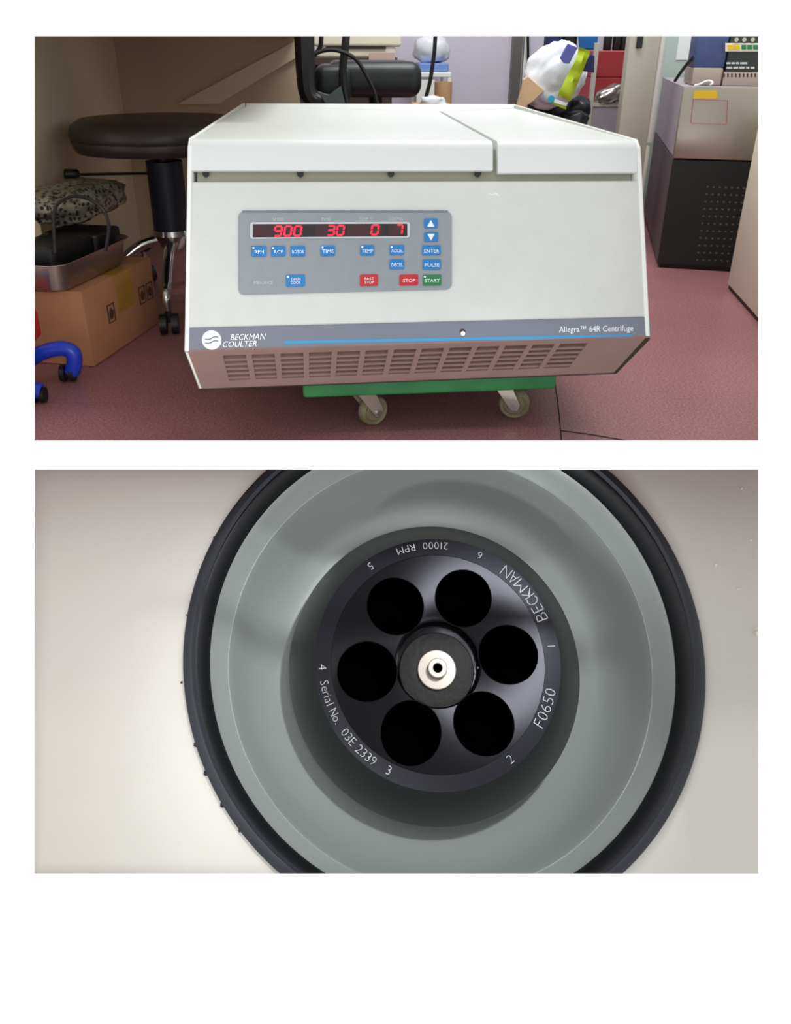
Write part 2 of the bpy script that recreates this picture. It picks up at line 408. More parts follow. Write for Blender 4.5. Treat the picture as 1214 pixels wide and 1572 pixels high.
# lid and right cover, each with rounded front edge
def cover(front_px, back_px, bottom_px, th=0.05):
    F = [on(u, v, FP) for u, v in front_px]; B = [on(u, v, TP) for u, v in back_px]
    Bo = [on(u, v, FP) for u, v in bottom_px]
    Fi = [p - FN * 0.0105 for p in Bo]
    bm = bmesh.new()
    # cross-section at both ends: back-top, front-top, front-bottom, inner-bottom, back-bottom
    L = [B[0], F[0], Bo[0], Fi[0], B[0] - V((0, 0, .03))]; Rr = [B[1], F[1], Bo[1], Fi[1], B[1] - V((0, 0, .03))]
    L[4] = V((B[0].x, B[0].y, Fi[0].z + 0.0)); Rr[4] = V((B[1].x, B[1].y, Fi[1].z))
    add_hull(bm, L, Rr); bmesh.ops.recalc_face_normals(bm, faces=bm.faces)
    bm.edges.ensure_lookup_table()
    fr = [e for e in bm.edges if all(any((v.co - q).length < 1e-5 for q in (F[0], F[1])) for v in e.verts)]
    bmesh.ops.bevel(bm, geom=fr, offset=0.012, segments=6, profile=0.5, affect='EDGES')
    bmesh.ops.recalc_face_normals(bm, faces=bm.faces)
    es = [e for e in bm.edges if len(e.link_faces) == 2 and e.calc_face_angle(0) > math.radians(50)]
    bmesh.ops.bevel(bm, geom=es, offset=0.0022, segments=2, profile=0.5, affect='EDGES')
    return bm
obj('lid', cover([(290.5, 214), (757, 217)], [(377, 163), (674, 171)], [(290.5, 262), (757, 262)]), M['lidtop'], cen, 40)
obj('right_cover', cover([(764, 217), (979, 217)], [(678, 171), (789, 166)], [(764, 266), (979, 265)]), M['lidtop'], cen, 40)
Bq = [on(u, v, TP) for u, v in ((377, 158.5), (789, 160), (789, 165), (678, 170.3), (674, 170.3), (377, 162.4))]
obj('rear_cover', hull([p - V((0, 0, .03)) for p in Bq], Bq, 0.001, 1), M['lidtop'], cen)
# grey band, blue stripe
obj('grey_band', slab([(286, 504), (993, 487), (997, 516), (284, 539)], FP, 0.0105, -0.012, 0.001, 1), M['bandgrey'], cen)
bandpl = (FN, FP[1] - FN * 0.0015)
obj('blue_stripe', slab([(436, 523), (971, 513), (971, 518.5), (436, 528)], bandpl, 0.0006), M['stripe'], cen)
def mark(px, py, pw, ph, s, pl, rot_from=None, **k):
    """text item centred at a point of the panel"""
    o = on(px, py, pl); ex = (on(px + 10, py + (k.pop('sl', 0)) * 10, pl) - o).normalized(); ey = pl[0].cross(ex); 
    wid = (on(px + pw / 2, py, pl) - on(px - pw / 2, py, pl)).length; hei = (on(px, py - ph / 2, pl) - on(px, py + ph / 2, pl)).length
    return dict(s=s, o=o, ex=ex, ey=ey, en=pl[0], width=wid, height=hei, center=True, **k)
lettering('lettering', [mark(381, 517, 55, 9, 'BECKMAN', bandpl, sl=-.028, shear=0.3), mark(368, 528, 52, 9, 'COULTER', bandpl, sl=-.028, shear=0.3),
                        mark(915, 506, 114, 12, 'Allegra\u2122 64R Centrifuge', bandpl, sl=-.02)], M['print'], cen)
em = disc('emblem', on(325, 522, bandpl), FN, 0.0150, 0.0008, M['print'], cen, 28)
bm = bmesh.new()
for dy, sg in ((-3, 1), (3, -1)):
    pts = [on(325 + x, 522 + dy - 2.2 * math.sin(x / 10 * 2.6), (FN, bandpl[1] + FN * 0.0009)) for x in range(-10, 11, 2)]
    tube(bm, pts, 0.0009, 5)
obj('emblem_wave', bm, M['bandgrey'], em)
disc('key_hole', on(710, 509.5, bandpl), FN, 0.0048, 0.0006, M['slot'], cen, 14); disc('key_glint', on(710.5, 512, (FN, bandpl[1] + FN * .0007)), FN, 0.0038, 0.0006, M['print'], cen, 12)
# lower vent panel
obj('vent_backing', slab([(284, 541), (997, 518), (945, 571), (306, 596)], UP, 0.004, -0.016), M['slot'], cen)
def Uq(s, t): # s along 0..1, t down 0..1 on the undercut
    a = lerp(FBL + V((.001, 0, 0)), FBR - V((.001, 0, 0)), s); b = lerp(UBL, UBR, s); return lerp(a, b, t)
def ubox(bm, s0, s1, t0, t1, o0, o1):
    A = [Uq(s0, t0), Uq(s1, t0), Uq(s1, t1), Uq(s0, t1)]
    add_hull(bm, [p + UN * o0 for p in A], [p + UN * o1 for p in A])
bm = bmesh.new()
NV = 13; s_a, s_b = 0.075, 0.870; wv = (s_b - s_a) / NV
ubox(bm, 0.0, 1.0, 0.0, 0.13, -0.012, 0); ubox(bm, 0.0, 1.0, 0.80, 1.0, -0.012, 0)
ubox(bm, 0.0, s_a, 0.13, 0.80, -0.012, 0); ubox(bm, s_b, 1.0, 0.13, 0.80, -0.012, 0)
for i in range(NV - 1): ubox(bm, s_a + wv * (i + 1) - wv * 0.20, s_a + wv * (i + 1), 0.13, 0.80, -0.012, 0)
obj('vent_frame', bm, M['grille'], cen)
for i in range(NV):
    x0 = s_a + wv * i; x1 = x0 + (wv if i == NV - 1 else wv * 0.80)
    for k in range(5):
        bm = bmesh.new(); t = 0.13 + 0.67 * (k + 0.92) / 5.6
        ubox(bm, x0, x1, t, t + 0.052, -0.009, -0.001); obj('vent_slat', bm, M['grille'], cen)
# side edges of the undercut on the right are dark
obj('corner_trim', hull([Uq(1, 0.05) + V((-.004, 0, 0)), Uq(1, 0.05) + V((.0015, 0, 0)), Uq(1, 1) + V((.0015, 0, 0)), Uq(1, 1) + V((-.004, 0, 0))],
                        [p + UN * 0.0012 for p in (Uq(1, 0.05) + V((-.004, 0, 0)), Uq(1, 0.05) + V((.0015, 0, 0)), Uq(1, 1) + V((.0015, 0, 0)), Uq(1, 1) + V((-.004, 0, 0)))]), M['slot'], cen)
# small scuff of correction paint under the lid gap
bm = bmesh.new(); tube(bm, spline([on(u, v, (FN, FP[1] - FN * .002)) for u, v in ((751, 297), (756, 299), (761, 297), (766, 301))], 3), 0.0009, 5)
obj('paint_scuff', bm, M['print'], cen)

# ---- control panel
fpl = (FN, FP[1] - FN * 0.002)
def warp(pts):   # photo-measured panel rectangle (366,325)-(693,452) with its lower edge tilted up to the right
    return [(x, y + ((x - 366) / 327) * (-8.5) * max(0, (y - 330)) / 122) for x, y in pts]
pan = obj('control_panel', slab(warp(rrect(366, 325, 693, 453, 9)), fpl, 0.0025), M['panelgrey'], cen)
pan['label'] = 'grey control panel with rounded corners'
obj('panel_top_painted_shade', slab(warp(rrect(372, 323.6, 687, 326.6, 1)), fpl, 0.0032), M['bandgrey'], cen)  # thin dark strip that paints the shade along the panel's top edge
ppl = (FN, fpl[1] + FN * 0.0025)
disp = obj('display', slab(warp(rrect(384, 341.5, 629, 367, 4)), ppl, 0.0012), M['printgrey'], cen)
dpl = (FN, ppl[1] + FN * 0.0012)
obj('display_window', slab(warp(rrect(388, 344.5, 625, 364.5, 1)), dpl, 0.0006), M['displayblack'], disp)
dp2 = (FN, dpl[1] + FN * 0.0006)
for x0, x1 in ((390, 465), (484, 529), (533, 586), (596, 621)):
    obj('digit_field', slab(warp(rrect(x0, 346, x1, 363, 1)), dp2, 0.0003), M['display'], disp)
dp3 = (FN, dp2[1] + FN * 0.0004)
SEG = {'9': 'abcdfg', '0': 'abcdef', '3': 'abcdg', '7': 'abc', '1': 'bc'}
def digit(ch, x, y, w=11, h=15):
    bm = bmesh.new(); sl = 0.13
    c = {'a': ((0, 0), (1, 0)), 'b': ((1, 0), (1, .5)), 'c': ((1, .5), (1, 1)), 'd': ((0, 1), (1, 1)), 'e': ((0, .5), (0, 1)), 'f': ((0, 0), (0, .5)), 'g': ((0, .5), (1, .5))}
    for s in SEG[ch]:
        (ax, ay), (bx_, by) = c[s]; th = 1.55
        P_ = [(x + ax * w, y + ay * h), (x + bx_ * w, y + by * h)]
        dx, dy = P_[1][0] - P_[0][0], P_[1][1] - P_[0][1]; L_ = math.hypot(dx, dy); nx, ny = -dy / L_ * th, dx / L_ * th; ex_, ey_ = dx / L_ * .6, dy / L_ * .6
        q = [(P_[0][0] + ex_ + nx, P_[0][1] + ey_ + ny), (P_[1][0] - ex_ + nx, P_[1][1] - ey_ + ny), (P_[1][0] - ex_ - nx, P_[1][1] - ey_ - ny), (P_[0][0] + ex_ - nx, P_[0][1] + ey_ - ny)]
        q = [(a + (y + h - b) * sl, b) for a, b in q]
        A = [on(u, v, dp3) for u, v in warp(q)]; add_hull(bm, A, [p + FN * 0.0003 for p in A])
    obj('led_digit', bm, M['led'], disp)
for ch, x, y in (('9', 421, 347.5), ('0', 436, 347.5), ('0', 451, 347.5), ('3', 502, 347), ('0', 516.5, 347), ('0', 569.5, 346.5), ('7', 607.5, 346)): digit(ch, x, y, 10 if ch != '7' else 9)
lettering('panel_print', [mark(427, 337, 17, 4.6, 'SPEED', ppl), mark(500, 337, 14, 4.6, 'TIME', ppl), mark(562, 336.5, 22, 4.6, 'TEMP \u00b0C', ppl), mark(608, 336, 22, 4.6, 'CONTROL', ppl),
                          mark(404, 434, 29, 5, 'IMBALANCE', ppl)], M['printgrey'], cen)
def button(x0, y0, x1, y1, m, lines, led=False, tri=None, col='print'):
    b = obj('button', slab(warp(rrect(x0, y0, x1, y1, 1.6, 2)), ppl, 0.0016, 0, 0), m, cen)
    bp = (FN, ppl[1] + FN * 0.0017)
    cx_, cy_ = (x0 + x1) / 2, (y0 + y1) / 2; cyw = warp([(cx_, cy_)])[0][1]
    if tri:
        q = [(cx_ - 5.5, cyw + tri * 5), (cx_ + 5.5, cyw + tri * 5), (cx_, cyw - tri * 5.5)]; A = [on(u, v, bp) for u, v in q]
        obj('arrow', hull(A, [p + FN * 0.0003 for p in A]), M['print'], b)
    elif lines:
        n = len(lines); items = []
        for i, s in enumerate(lines):
            h = 5.2 if n == 1 else 4.2; wd = min((x1 - x0) * 0.82, len(s) * 4.6) if n == 1 else len(s) * 3.6
            items.append(mark(cx_ + 0.5, cyw + (i - (n - 1) / 2) * 5.4 + (0.8 if n == 1 else 0.3), wd, h, s, bp))
        lettering('button_print', items, M[col], b)
    if led: disc('indicator', on(*warp([(x0 + 3, y0 + 3)])[0], bp), FN, 0.0017, 0.0005, M['print'], b, 8)
for a in ((386, 378, 409, 394.5, 'btnblue', ['RPM'], True), (416, 378.5, 438, 394.5, 'btnblue', ['RCF'], True), (446, 378.5, 468, 395, 'btnblue', ['ROTOR'], False),
          (492, 378.5, 514, 395, 'btnblue', ['TIME'], True), (553, 378.5, 574, 395, 'btnblue', ['TEMP'], True), (598, 379, 620, 395, 'btnblue', ['ACCEL'], True),
          (598, 402, 620, 418, 'btnblue', ['DECEL'], False), (439, 423.5, 468, 442, 'btnblue', ['OPEN', 'DOOR'], True), (552.5, 425.5, 580, 444, 'btnred', ['FAST', 'STOP'], False),
          (613, 427, 641.5, 444.5, 'btnred', ['STOP'], False), (649, 428, 677, 445.5, 'btngreen', ['START'], True),
          (648, 380, 676, 396, 'btnblue', ['ENTER'], False), (649, 403, 676.5, 419.5, 'btnblue', ['PULSE'], False)):
    button(a[0], a[1], a[2], a[3], M[a[4]], a[5], a[6])
button(651, 336, 671.5, 352, M['btnblue'], None, tri=1); button(651, 358.5, 672, 374, M['btnblue'], None, tri=-1)

# ---- green dolly
DZ0 = zb - 0.045
dl = atZ(465, 612, DZ0); dr = atZ(853, 598, DZ0)
dol = thing('wheeled_dolly', 'green wheeled dolly carrying the big centrifuge', 'dolly', ((dl.x + dr.x) / 2, dl.y + .25, 0))
A = [V((dl.x, dl.y, DZ0)), V((dr.x, dr.y, DZ0)), V((dr.x, dr.y + .55, DZ0)), V((dl.x, dl.y + .55, DZ0))]
obj('platform', hull(A, [p + V((0, 0, zb - DZ0 - .0005)) for p in A], 0.006, 3), M['green'], dol, 40)
def caster(x, y, yaw, wr=0.029):
    ca = Matrix.Translation((x, y, 0)) @ Matrix.Rotation(yaw, 4, 'Z')
    top = DZ0
    bm = bmesh.new(); box(bm, (0, 0, top - 0.003), (0.06, 0.06, 0.006), ca); tube(bm, [ca @ V((0, 0, top - 0.006)), ca @ V((0, 0, top - 0.016))], 0.02, 14)
    k = obj('caster', bm, M['hub'], dol)
    for s in (-1, 1):
        pr = [(-0.024, top - .014), (0.012, top - .014), (0.034, wr + .004), (0.03, wr - .008), (0.018, wr - .008)]
        bm = hull([ca @ V((a, s * 0.017, z)) for a, z in pr], [ca @ V((a, s * 0.0145, z)) for a, z in pr]); obj('fork', bm, M['hub'], k)
    W_ = ca @ Matrix.Translation((0.022, 0, wr)) @ Matrix.Rotation(math.pi / 2, 4, 'X')
    bm = bmesh.new(); lathe(bm, [(0, -.011), (.018, -.011), (.021, -.008), (wr - .003, -.011), (wr, -.007), (wr, .007), (wr - .003, .011), (.021, .008), (.018, .011), (0, .011)], W_, 28)
    obj('wheel', bm, M['rubber'], k, 40)
    bm = bmesh.new(); tube(bm, [ca @ V((0.022, -.021, wr)), ca @ V((0.022, .021, wr))], 0.006, 10); obj('axle', bm, M['chrome'], k)
c1 = atZ(568, 655, 0); c2 = atZ(778, 638, 0)
caster(c1.x - .012, c1.y, math.radians(35)); caster(c2.x - .01, c2.y, math.radians(-18))
caster(c1.x, c1.y + .40, math.radians(160)); caster(c2.x + .02, c2.y + .38, math.radians(200))

# ================================================================== LEFT SIDE
# desk above the stool
YW = 2.95; XW = atY(187, 150, YW).x
desk = thing('desk', 'cream desk whose panels close the dark corner behind the stool', 'desk', (-0.6, 2.3, 0))
pt = atY(455, 62, YW)
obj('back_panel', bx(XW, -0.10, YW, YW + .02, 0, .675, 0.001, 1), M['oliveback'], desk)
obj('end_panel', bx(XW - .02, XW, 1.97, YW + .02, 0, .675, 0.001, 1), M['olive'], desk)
obj('desktop', bx(XW - .02, -0.10, 1.66, YW + .05, .675, .705, 0.004, 2), M['desktop'], desk, 40)
# paler diagonal band on the back panel
br = [atY(u, v, YW - .012) for u, v in ((272, 160), (455, 62), (455, 88), (335, 160))]
obj('diagonal_band', hull(br, [p + V((0, .010, 0)) for p in br]), M['olive'], desk)

# stool
sx, sy = -0.447, 2.25
st = thing('round_stool', 'round dark brown padded stool left of the white machine', 'stool', (sx, sy, 0))
sz = atY(250, 207, sy).z
Ms = Matrix.Translation((sx, sy, sz))
bm = bmesh.new(); lathe(bm, [(0, .045), (.14, .046), (.20, .042), (.222, .028), (.229, .008), (.227, -.004), (.225, -.006), (.227, -.010), (.221, -.026), (.215, -.036), (0, -.038)], Ms, 56); obj('seat', bm, M['brownleather'], st, 50)
bm = bmesh.new(); tube(bm, [(sx, sy, sz - .05), (sx, sy, sz - .07)], 0.022, 16); tube(bm, [(sx, sy, sz - .035), (sx, sy, sz - .055)], 0.05, 16); obj('mount', bm, M['black'], st, 40)
zb1 = atY(262, 352, sy).z
bm = bmesh.new(); tube(bm, [(sx, sy, sz - .065), (sx, sy, zb1)], 0.048, 24); obj('column_cover', bm, M['navy'], st, 40)
a = atY(120, 268, sy - .12); b_ = atY(240, 266, sy - .02)
bm = bmesh.new(); tube(bm, [a, b_], 0.0035, 8); lv = obj('height_lever', bm, M['black'], st)
bm = bmesh.new(); g = atY(98, 267, sy - .13); dgr = (a - g); tube(bm, [g, g + dgr * .1, g + dgr * .5, g + dgr * .95, a + dgr * .1], [.009, .0125, .013, .0125, .008], 12); obj('lever_grip', bm, M['black'], lv, 40)
bm = bmesh.new(); lathe(bm, [(0, zb1 + .004), (.052, zb1 + .002), (.056, zb1 - .012), (.045, zb1 - .03), (.03, zb1 - .05), (0, zb1 - .05)], Matrix.Translation((sx, sy, 0)), 28); obj('base_hub', bm, M['chrome'], st, 40)
wh = atZ(262, 512, 0)
for k in range(5):
    a0 = math.atan2(wh.y - sy, wh.x - sx) + k * 2 * math.pi / 5
    d = V((math.cos(a0), math.sin(a0), 0)); c0 = V((sx, sy, 0)); rr = (V((wh.x, wh.y, 0)) - c0).length * (1 if k == 0 else .5)
    P_ = spline([c0 + d * .03 + V((0, 0, zb1 - .025)), c0 + d * rr * .5 + V((0, 0, zb1 - .035)), c0 + d * rr * .86 + V((0, 0, zb1 - .075)), c0 + d * rr + V((0, 0, .10)), c0 + d * rr + V((0, 0, .062))], 4)
    bm = bmesh.new(); tube(bm, P_, [.016 - .006 * i / (len(P_) - 1) for i in range(len(P_))], 10); lg = obj('leg', bm, M['chrome'], st, 60)
    e = c0 + d * rr; t_ = V((-d.y, d.x, 0))
    bm = bmesh.new()
    for s in (-1, 1): tube(bm, [e + t_ * (.006 * s) + V((0, 0, .025)), e + t_ * (.022 * s) + V((0, 0, .025))], .025, 20)
    tube(bm, [e + V((0, 0, .066)), e + V((0, 0, .03))], .008, 8)
    obj('caster_wheel', bm, M['black'], lg, 40)

# cardboard box
A0 = atZ(145, 564, 0); B0 = atZ(243, 497, 0); du = (B0 - A0).normalized(); dv = V((-du.y, du.x, 0))
hz = 0.0
for _ in range(60):
    hz += 0.004
    c_ = CAM; p = V((A0.x, A0.y, hz)); q = R.transposed() @ (p - CAM)
    if CY - FPX * q.y / -q.z < 450: break
bl = (B0 - A0).length * 1.02; bw = 0.20
cb = thing('cardboard_box', 'brown cardboard carton with yellow tape under the steel tray', 'box', A0 + du * bl / 2 + dv * bw / 2)
base = [A0, A0 + du * bl, A0 + du * bl + dv * bw, A0 + dv * bw]
obj('carton', hull([V((p.x, p.y, .001)) for p in base], [V((p.x, p.y, hz)) for p in base], 0.003, 2), M['card'], cb, 40)
nb = -dv
def bface(s, z, off=0.0): return A0 + du * (s * bl) + V((0, 0, z * hz)) + nb * off
def bquad(s0, s1, z0, z1, m, name, off=0.0002, th=0.0008):
    A = [bface(s0, z0, off), bface(s1, z0, off), bface(s1, z1, off), bface(s0, z1, off)]; obj(name, hull(A, [p + nb * th for p in A]), m, cb)
bquad(.42, .66, .48, 1.0, M['tape'], 'packing_tape')
A = [A0 + du * (s * bl) + dv * t + V((0, 0, hz + .0003)) for s, t in ((.42, 0), (.66, 0), (.66, .20), (.42, .20))]; obj('packing_tape', hull(A, [p + V((0, 0, .0008)) for p in A]), M['tape'], cb)
bm = bmesh.new()
for s0 in (.27, .74, .86):
    for a_, b2, c2_, d2 in ((0, .10, .0, .015), (0, .10, .235, .25), (0, .012, 0, .25), (.088, .10, 0, .25)):
        A = [bface(s0 + a_, .42 + c2_, .0002), bface(s0 + b2, .42 + c2_, .0002), bface(s0 + b2, .42 + d2, .0002), bface(s0 + a_, .42 + d2, .0002)]; add_hull(bm, A, [p + nb * .0006 for p in A])
    A = [bface(s0 + .03, .47, .0002), bface(s0 + .07, .47, .0002), bface(s0 + .085, .56, .0002), bface(s0 + .05, .62, .0002), bface(s0 + .02, .56, .0002)]; add_hull(bm, A, [p + nb * .0006 for p in A])
obj('printed_marks', bm, M['ink'], cb)
# white label dots
# steel tray on the box
tz0 = hz + .002; tzh = 0.062
To = A0 + du * (-.035) + dv * .018; tl = bl * 0.93; tw = 0.20
def trayring(inset, z, r=0.035):
    return [To + du * x + dv * y + V((0, 0, z)) for x, y in rrect(inset, inset, tl - inset, tw - inset, r, 5)]
tr = thing('steel_tray', 'deep stainless steel tray on top of the cardboard carton', 'tray', To + du * tl / 2 + dv * tw / 2 + V((0, 0, tz0)))
bm = bmesh.new(); prof = [(.012, 0), (.006, .006), (0, tzh - .004), (-.008, tzh), (-.008, tzh - .002), (.002, tzh - .006), (.008, .008), (.014, .003)]
rings = [[bm.verts.new(p) for p in trayring(i, tz0 + z)] for i, z in prof]; n = len(rings[0])
for a, b2 in zip(rings, rings[1:]):
    for k in range(n): bm.faces.new((a[k], a[(k + 1) % n], b2[(k + 1) % n], b2[k]))
bm.faces.new(rings[0]); bm.faces.new(rings[-1]); obj('pan', bm, M['tray'], tr, 40)
tz = tz0 + tzh
# things in the tray
Mr = Matrix((du, dv, V((0, 0, 1)))).transposed().to_4x4()
o = obj('power_adapter', hull([To + du * x + dv * y + V((0, 0, tz0 + .012)) for x, y in rrect(.03, .03, .19, .12, .01, 2)], [To + du * x + dv * y + V((0, 0, tz + .028)) for x, y in rrect(.03, .03, .19, .12, .01, 2)], .006, 2), M['black'])
tag(o, 'black power adapter block lying in the steel tray', 'adapter')
o = obj('black_case', hull([To + du * x + dv * y + V((0, 0, tz0 + .012)) for x, y in rrect(.205, .03, .32, .17, .01, 2)], [To + du * x + dv * y + V((0, 0, tz + .018)) for x, y in rrect(.205, .03, .32, .17, .01, 2)], .006, 2), M['black'])
tag(o, 'flat black case at the right end of the steel tray', 'case')
pc = (To + du * .31 + dv * .13); pc.z = tz + .076
o = obj('printed_bag', lump(pc, (.165, .085, .044), 3, .18, 2.2, 4, Mr.to_3x3(), .15), M['printbag'], None, 60)
tag(o, 'crumpled silver bag with fine dark print on top of the tray', 'bag')
pc = (To + du * .06 + dv * .17); pc.z = tz + .055
o = obj('dark_red_pouch', lump(pc, (.07, .05, .022), 5, .2, 2.0, 3, Mr.to_3x3()), mat('dark_maroon_cloth', rgb(66, 40, 42), 0.7, var=.1), None, 60)
tag(o, 'dark maroon pouch at the left end of the tray', 'pouch')
yl = (To + dv * .05).y
o_ = bmesh.new(); tube(o_, spline([atY(u, v, yl) for u, v in ((85, 388), (83, 350), (84, 322), (96, 307), (118, 301), (143, 309), (160, 325), (167, 350), (162, 385))], 6), .0035, 8)
o = obj('black_cable', o_, M['black'], None, True); tag(o, 'thin black cable arching over the steel tray', 'cable')
# leg of the shelf standing left of the carton
q = atZ(66, 532, 0)
# blue wheeled base at the left edge
bb = atZ(58, 560, 0)
ub = thing('blue_wheeled_base', 'glossy blue plastic caster base at the left edge on the floor', 'base', (bb.x, bb.y, 0))
def bluearm(pxs, rad):
    P_ = [V(p) for p in pxs]; bm = bmesh.new(); s = spline(P_, 5); tube(bm, s, rad, 12); return bm
ya = atZ(116, 590, 0).y
arm1 = [atY(u, v, ya + .02) for u, v in ((30, 566), (52, 548), (75, 538), (97, 535), (112, 542), (114, 558), (110, 572))]
a1 = obj('arm', bluearm(arm1, .016), M['blueplastic'], ub, True)
w1 = atY(106, 582, ya + .02); w1.z = .018
bm = bmesh.new()
for s in (-1, 1): tube(bm, [w1 + V((.004 * s, 0, 0)), w1 + V((.014 * s, 0, 0))], .018, 18)
tube(bm, [w1, arm1[-1]], .006, 8); obj('caster_wheel', bm, M['black'], a1, 40)
arm2 = [atY(u, v, ya - .09) for u, v in ((20, 590), (45, 597), (64, 601))]
a2 = obj('arm', bluearm(arm2, .016), M['blueplastic'], ub, True)
w2 = atY(60, 612, ya - .09); w2.z = .016
bm = bmesh.new()
for s in (-1, 1): tube(bm, [w2 + V((.004 * s, 0, 0)), w2 + V((.014 * s, 0, 0))], .016, 18)
tube(bm, [w2, arm2[-1]], .006, 8); obj('caster_wheel', bm, M['black'], a2, 40)
bm = bmesh.new(); hc = arm1[0].lerp(arm2[0], .5) + V((-.02, 0, 0)); tube(bm, [hc - V((0, 0, .03)), hc + V((0, 0, .08))], .045, 20); obj('hub', bm, M['blueplastic'], ub, 40)
# red box edge above the blue base
rb = atY(46, 540, ya + .03)
o = obj('red_canister', bx(rb.x - .05, atY(56, 540, ya + .03).x, rb.y, rb.y + .05, .085, .14, .004), M['redplastic']); tag(o, 'red container edge at the far left above the blue base', 'container')
# pale leg beside the carton
ql = atY(63, 470, A0.y + .15)
o = obj('pale_table_leg', bx(ql.x - .035, atY(72, 520, A0.y + .2).x - .005, A0.y + .20, A0.y + .24, 0, .30, .002), M['pillar']); tag(o, 'pale grey post standing left of the carton', 'post')

# ================================================================== MIDDLE BACKGROUND
# office chair behind the machine
cy0 = 2.72
ch = thing('office_chair', 'black office chair with cable loops behind the machine', 'chair', (.14, cy0, 0))
s0 = atY(482, 95, cy0); s1 = atY(648, 160, cy0); zc_ = (atY(560, 95, cy0).z + atY(560, 150, cy0).z) / 2; hh = (atY(560, 93, cy0).z - atY(560, 150, cy0).z) / 2
bm = bx(atY(500, 100, cy0).x, s1.x, cy0, cy0 + .42, zc_ - hh, zc_ + hh, .038, 5)
obj('seat', bm, M['blackleather'], ch, 50)
bm = bx(atY(482, 100, cy0).x, atY(540, 100, cy0).x, cy0 - .03, cy0 + .30, zc_ - hh * 1.2, zc_ + hh * .8, .03, 4); obj('seat_bolster', bm, M['blackleather'], ch, 50)
bp_ = spline([atY(u, v, cy0 - .08) for u, v in ((466, 20), (467, 57), (469, 110), (474, 145), (492, 158), (520, 158))], 5)
bm = bmesh.new(); tube(bm, bp_, [.031 - .004 * i / len(bp_) for i in range(len(bp_))], 10); obj('back_support', bm, M['black'], ch, True)
bm = bmesh.new(); tube(bm, spline([atY(u, v, cy0 - .04) for u, v in ((493, 40), (492, 70), (483, 84), (475, 92))], 5), .007, 8); obj('arm_strut', bm, M['black'], ch, True)
bm = bmesh.new(); tube(bm, spline([atY(u, v, cy0 - .05) for u, v in ((532, 40), (530, 70), (526, 110), (530, 150), (536, 170))], 5), .012, 8); obj('arm_strut', bm, M['black'], ch, True)
bm = bmesh.new(); tube(bm, spline([atY(u, v, cy0 - .10) for u, v in ((484, 82), (500, 77), (520, 78), (545, 90), (562, 115), (574, 140), (580, 165))], 6), .006, 8); obj('cable_loop', bm, M['black'], ch, True)
q = [atY(u, v, cy0 - .11) for u, v in ((487, 140), (505, 146), (523, 132), (530, 160), (500, 160))]
obj('tag_flap', hull(q, [p + V((0, .006, 0)) for p in q], .001, 1), mat('grey_green_plastic', rgb(74, 86, 88), .5), ch)
bm = bmesh.new(); tube(bm, [(.16, cy0 + .18, .08), (.16, cy0 + .18, zc_ - hh)], .025, 14); obj('gas_post', bm, M['black'], ch, 40)
for k in range(5):
    a0 = k * 2 * math.pi / 5; bm = bmesh.new(); e = V((.16 + .26 * math.cos(a0), cy0 + .18 + .26 * math.sin(a0), .06))
    tube(bm, [V((.16, cy0 + .18, .10)), e], [.02, .012], 8); tube(bm, [e - V((0, 0, .0)), e - V((0, 0, .02))], .01, 8); tube(bm, [e + V((-.02, 0, -.035)), e + V((.02, 0, -.035))], .025, 14); obj('leg', bm, M['black'], ch, 40)

# bench with office machine behind the chair
yk = 3.35
zd = atY(600, 88, yk).z
bench = thing('side_bench', 'narrow bench with a dark drawer behind the office chair', 'bench', (.2, yk + .2, 0))
xa, xb = atY(480, 90, yk).x, atY(610, 90, yk).x
obj('top', bx(xa - .1, xb, yk, yk + .45, zd - .03, zd, .003), M['darkbrown'], bench)
obj('front_panel', bx(xa - .1, xb - .02, yk + .02, yk + .04, .05, zd - .03), M['darkbrown'], bench)
for x_ in (xa - .07, xb - .05): obj('leg', bx(x_, x_ + .03, yk + .38, yk + .41, 0, zd - .03), M['darkbrown'], bench)
dvz = zd
dev = thing('ivory_printer', 'ivory office printer on the bench behind the office chair', 'printer', (.2, yk + .1, dvz))
obj('drawer_label', bx(atY(566, 90, yk).x, atY(606, 90, yk).x, yk - .006, yk - .0005, atY(600, 92, yk).z, atY(600, 81, yk).z + .0), mat('pinkish_label', rgb(190, 164, 156), .6), dev)
xc0, xc1 = atY(488, 70, yk + .02).x, atY(616, 70, yk + .02).x
obj('lower_case', bx(xc0, xc1 - .02, yk + .03, yk + .40, dvz, dvz + .035, .006, 2), M['device'], dev)
obj('upper_case', bx(xc0 - .02, xc1, yk + .02, yk + .40, dvz + .037, dvz + .16, .01, 3), M['device'], dev)
obj('paper_slot', bx(xc0 + .03, xc1 - .06, yk + .022, yk + .03, dvz + .030, dvz + .038), M['black'], dev)
# shelf column with blue tub
yt = 3.75
x0, x1 = atY(640, 100, yt).x, atY(693, 100, yt).x
o = thing('utility_cart', 'white utility cart by the lavender wall with a wooden side', 'cart', ((x0 + x1) / 2, yt + .12, 0))
zt1 = atY(660, 111, yt).z
obj('shelf', bx(x0, x1, yt, yt + .25, zt1 - .02, zt1, .003), M['white2'], o)
for x_ in (x0, x1 - .015):
    for y_ in (yt, yt + .235): obj('leg', bx(x_, x_ + .015, y_, y_ + .015, 0, zt1 - .02), M['white2'], o)
obj('cart_panel', bx(atY(645, 120, yt).x, atY(668, 120, yt).x, yt + .004, yt + .014, .1, zt1 - .03), M['white2'], o)
o = obj('blue_tub', bx(x0 + .01, atY(690, 100, yt).x, yt + .02, yt + .22, zt1 + .001, atY(660, 97, yt).z, .006, 3), M['bluetub']); tag(o, 'soft blue plastic tub on the white cart', 'tub')
q = atY(664, 80, yt); 
